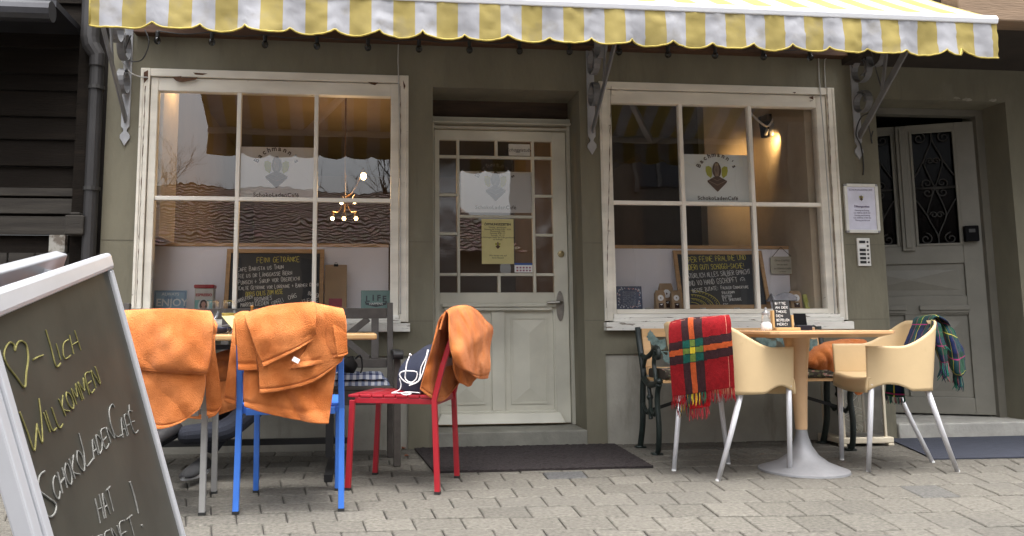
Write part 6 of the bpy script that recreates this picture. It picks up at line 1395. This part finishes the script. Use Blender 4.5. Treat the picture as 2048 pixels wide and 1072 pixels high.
# rear panel hinged at the top
hinge = bp(0, .0, -.02); s2 = (s_ - n_*.55*0 - n_*s_.dot(n_)).normalized()
back_dir = V((-.30, .02, -.95)).normalized(); back_dir = (back_dir-e_*back_dir.dot(e_)).normalized(); nb = e_.cross(back_dir).normalized()
if nb.dot(n_) > 0: nb = -nb
def bq(a, b, l): return bp(a, -.026, -.072)+back_dir*b+nb*l
m = MB(); m.obox(bq(W_/2+.03, .015, .0), X_b, back_dir, nb, W_/2, .015, .012); m.obox(bq(W_/2+.03, .47, 0), X_b, back_dir, nb, W_/2-.01, .44, .005)
for a in (.045, W_+.015): m.obox(bq(a, .48, 0), X_b, back_dir, nb, .015, .45, .012)
m.build('rear_panel', mat('grey_rear_rail', (.30, .305, .32), .4, .06, 4, metal=.2), st, bevel=.003)
m = MB()
for a in (.012, W_-.012):
    p = bp(a, H_, -.004); m.bar(p, (p.x+.01, p.y, 0.0), .02, .02)
    q = bq(a+.03, .93, 0); m.bar(q, (q.x-.01, q.y, 0.0), .02, .02)
m.build('foot', M_rail, st)
m = MB(); m.bar(bp(.12, .03, -.03), bq(.15, .03, .01), .05, .012); m.bar(bp(W_-.12, .03, -.03), bq(W_-.09, .03, .01), .05, .012); m.build('hinge', M_rail, st)
# handwriting, traced where it stands on the board
def onb(zx, zy):
    x, y = zx/2.371, 620+zy/2.371; d = ray(x, y); k = (far-CAM).dot(n_)/d.dot(n_); return CAM+d*k+n_*.0012
yc, wc = MB(), MB()
def stk(mb, pts, r=.0021):
    r *= .52; mb.tube(crom([onb(*p) for p in pts], max(3, len(pts)*4)), r, 5)
def word(mb, s, BL, BR, TR, TL, r=.0021, jit=.04):
    ss, tot = strokes(s, gap=.3, jit=jit)
    for q in ss:
        pts = [( (BL[0]*(1-u)+BR[0]*u)*(1-v)+(TL[0]*(1-u)+TR[0]*u)*v, (BL[1]*(1-u)+BR[1]*u)*(1-v)+(TL[1]*(1-u)+TR[1]*u)*v) for u, v in q]
        stk(mb, pts, r)
stk(yc, [(66, 195), (60, 165), (42, 155), (22, 180), (15, 222), (35, 270), (75, 322), (112, 368), (120, 300), (129, 230), (121, 170), (100, 148), (78, 158), (66, 195)], .0025)
stk(yc, [(152, 238), (175, 224), (200, 215)], .0025)
stk(yc, [(213, 95), (238, 180), (262, 267), (283, 254)], .0025); stk(yc, [(262, 160), (284, 238)]); stk(yc, [(322, 140), (298, 160), (296, 205), (306, 232), (332, 215)]); stk(yc, [(326, 118), (346, 210)]); stk(yc, [(350, 98), (380, 192)]); stk(yc, [(336, 168), (366, 150)])
stk(yc, [(88, 485), (125, 580), (157, 668), (166, 600), (170, 540)]); stk(yc, [(170, 545), (196, 632), (192, 520), (180, 420)])
word(yc, 'ILL', (228, 582), (296, 540), (262, 450), (198, 492)); word(yc, 'KOMMEN', (306, 500), (472, 352), (448, 268), (274, 425))
stk(wc, [(207, 765), (182, 790), (178, 850), (215, 885), (258, 920), (257, 960), (235, 982), (205, 970)], .0025)
word(wc, 'CHOKO', (262, 905), (405, 745), (372, 660), (240, 800)); stk(wc, [(370, 585), (392, 670), (404, 742), (438, 705)]); word(wc, 'ADEN', (442, 708), (540, 612), (520, 540), (425, 625))
stk(wc, [(540, 462), (528, 448), (514, 478), (522, 540), (548, 600), (580, 590)], .0022); word(wc, 'AF\u00c9', (580, 605), (652, 570), (622, 478), (565, 520))
word(wc, 'HAT', (472, 1012), (545, 945), (518, 840), (445, 890)); stk(wc, [(612, 815), (635, 890), (652, 965)], .0034)
word(wc, 'GE\u00d6FFNET', (380, 1265), (645, 1062), (622, 975), (350, 1160)); stk(wc, [(668, 1020), (673, 1030)], .0035)
yc.build('yellow_lettering', mat('pale_yellow_chalk', (.165, .15, .06), 1, .3, 120, spec=0), st, normals=False); wc.build('white_lettering', mat('pale_white_chalk', (.18, .177, .165), 1, .3, 120, spec=0), st, normals=False)
# ================================================================== ACROSS THE STREET (seen mirrored in the panes)
M_tile = mat('dark_roof_tile', (.20, .115, .085), .75, .35, 3, .3, 20)
M_tilev = vmat('roof_tiles', rough=.75, bump=.2, bscale=20, var=.3, vscale=2)
def roofed_house(name, label, x0, x1, y0, y1, ze, zr, hip, wallcol):
    h = thing(name, ((x0+x1)/2, (y0+y1)/2, 0), label, 'house')
    MB().box(x0, x1, y0, y1, 0, ze).build('wall', mat(name+'_wall', wallcol, .85, .15, 1), h)
    ym = (y0+y1)/2; ov = .5
    rt = random.Random(4)
    def slope(side):
        mb = MB(); nt_ = int((x1-x0+2*ov)/.055); nr = 22; g = []
        for j in range(nr+1):
            for sub in (0, 1):
                row = []
                t = min(1, (j+ .02*sub)/nr)
                for i in range(nt_+1):
                    u = i/nt_; xa_ = x0-ov+(x1-x0+2*ov)*u
                    xr0, xr1 = x0-ov+hip*.0, x1+ov-hip
                    xx = xa_*(1-t)+(xr0+(xr1-xr0)*u)*t
                    yy = (y1+ov if side > 0 else y0-ov)*(1-t)+ym*t
                    zz = (ze-.15)*(1-t)+zr*t + (.028 if sub == 1 else 0) + .016*math.sin(i*math.pi/2.6+ (j % 2)*.9)
                    row.append(V((xx, yy, zz)))
                g.append(row)
        return mb.grid(g, lambda u, v: tuple(c*rt.uniform(.75, 1.25) for c in ((.095, .058, .046) if int(v*(2*nr+1)) % 2 else (.05, .03, .023))))
    slope(1).build('roof', M_tilev, h, smooth=False); slope(-1).build('roof', M_tilev, h)
    wm = MB()
    for k in range(int((x1-x0)/2.2)): wm.box(x0+1+k*2.2, x0+1.9+k*2.2, y1, y1+.03, 1.1, 2.2 if ze < 3.2 else 2.4)
    wm.build('window', mat('far_window_glass', (.02, .02, .025), .15), h)
    return h
roofed_house('low_house', 'low house with a dark tiled roof across the street', -11, 3.2, -19.5, -12.5, 2.55, 4.35, 1.6, (.16, .13, .10))
th = thing('tall_house', (10.5, -17, 0), 'tall dark house across the street to the right', 'house')
MB().box(5.2, 17, -22, -12.5, 0, 8.5).build('wall', mat('tall_house_wall', (.075, .062, .05), .85, .2, .7), th)
wm = MB(); fm = MB()
for k in range(4):
    for zz in (1.1, 3.9, 6.3):
        x = 6.3+k*2.5; wm.box(x, x+1.1, -12.5, -12.47, zz, zz+1.5)
        fm.box(x-.1, x, -12.5, -12.44, zz-.1, zz+1.6); fm.box(x+1.1, x+1.2, -12.5, -12.44, zz-.1, zz+1.6); fm.box(x+.51, x+.59, -12.47, -12.44, zz, zz+1.5)
wm.build('window', mat('far_window_glass', None), th); fm.build('window_frame', mat('far_frame', (.08, .075, .07), .7), th)
MB().prism([(-22.8, 8.3), (-11.7, 8.3), (-17.2, 12)], (4.8, 0, 0), (0, 1, 0), (0, 0, 1), (12.8, 0, 0)).build('roof', M_tile, th)
def bare_tree(x, y, h, seed, label):
    rnd = random.Random(seed); t = thing('bare_tree', (x, y, 0), label, 'tree', 'bare trees across the street')
    mb = MB(); tw = MB()
    def br(p, d, L, r, n):
        pts = [p]; q = p.copy(); dd = d.copy()
        for i in range(4):
            dd = (dd+V((rnd.uniform(-.25, .25), rnd.uniform(-.25, .25), rnd.uniform(-.1, .2)))).normalized(); q = q+dd*L/4; pts.append(q.copy())
        (mb if n > 2 else tw).tube(pts, [r*(1-.12*i) for i in range(5)], 6 if n > 2 else 4, caps=False)
        if n == 0: return
        for k in range(rnd.choice((2, 3, 3))):
            s = pts[rnd.choice((2, 3, 4, 4))]; nd = (dd+V((rnd.uniform(-.9, .9), rnd.uniform(-.9, .9), rnd.uniform(-.2, .7)))).normalized()
            br(s, nd, L*rnd.uniform(.6, .82), r*.58, n-1)
    br(V((x, y, 0)), V((0, 0, 1)), h*.36, h*.012, 6)
    mb.build('trunk', mat('bark', (.04, .032, .025), .9, .3, 8), t); tw.build('crown', mat('bark', None), t)
bare_tree(-6.2, -20.6, 7.4, 3, 'bare tree across the street behind the low roof, farther left')
bare_tree(1.3, -20.8, 8.6, 11, 'bare tree behind the low roof, nearer the end of its ridge')
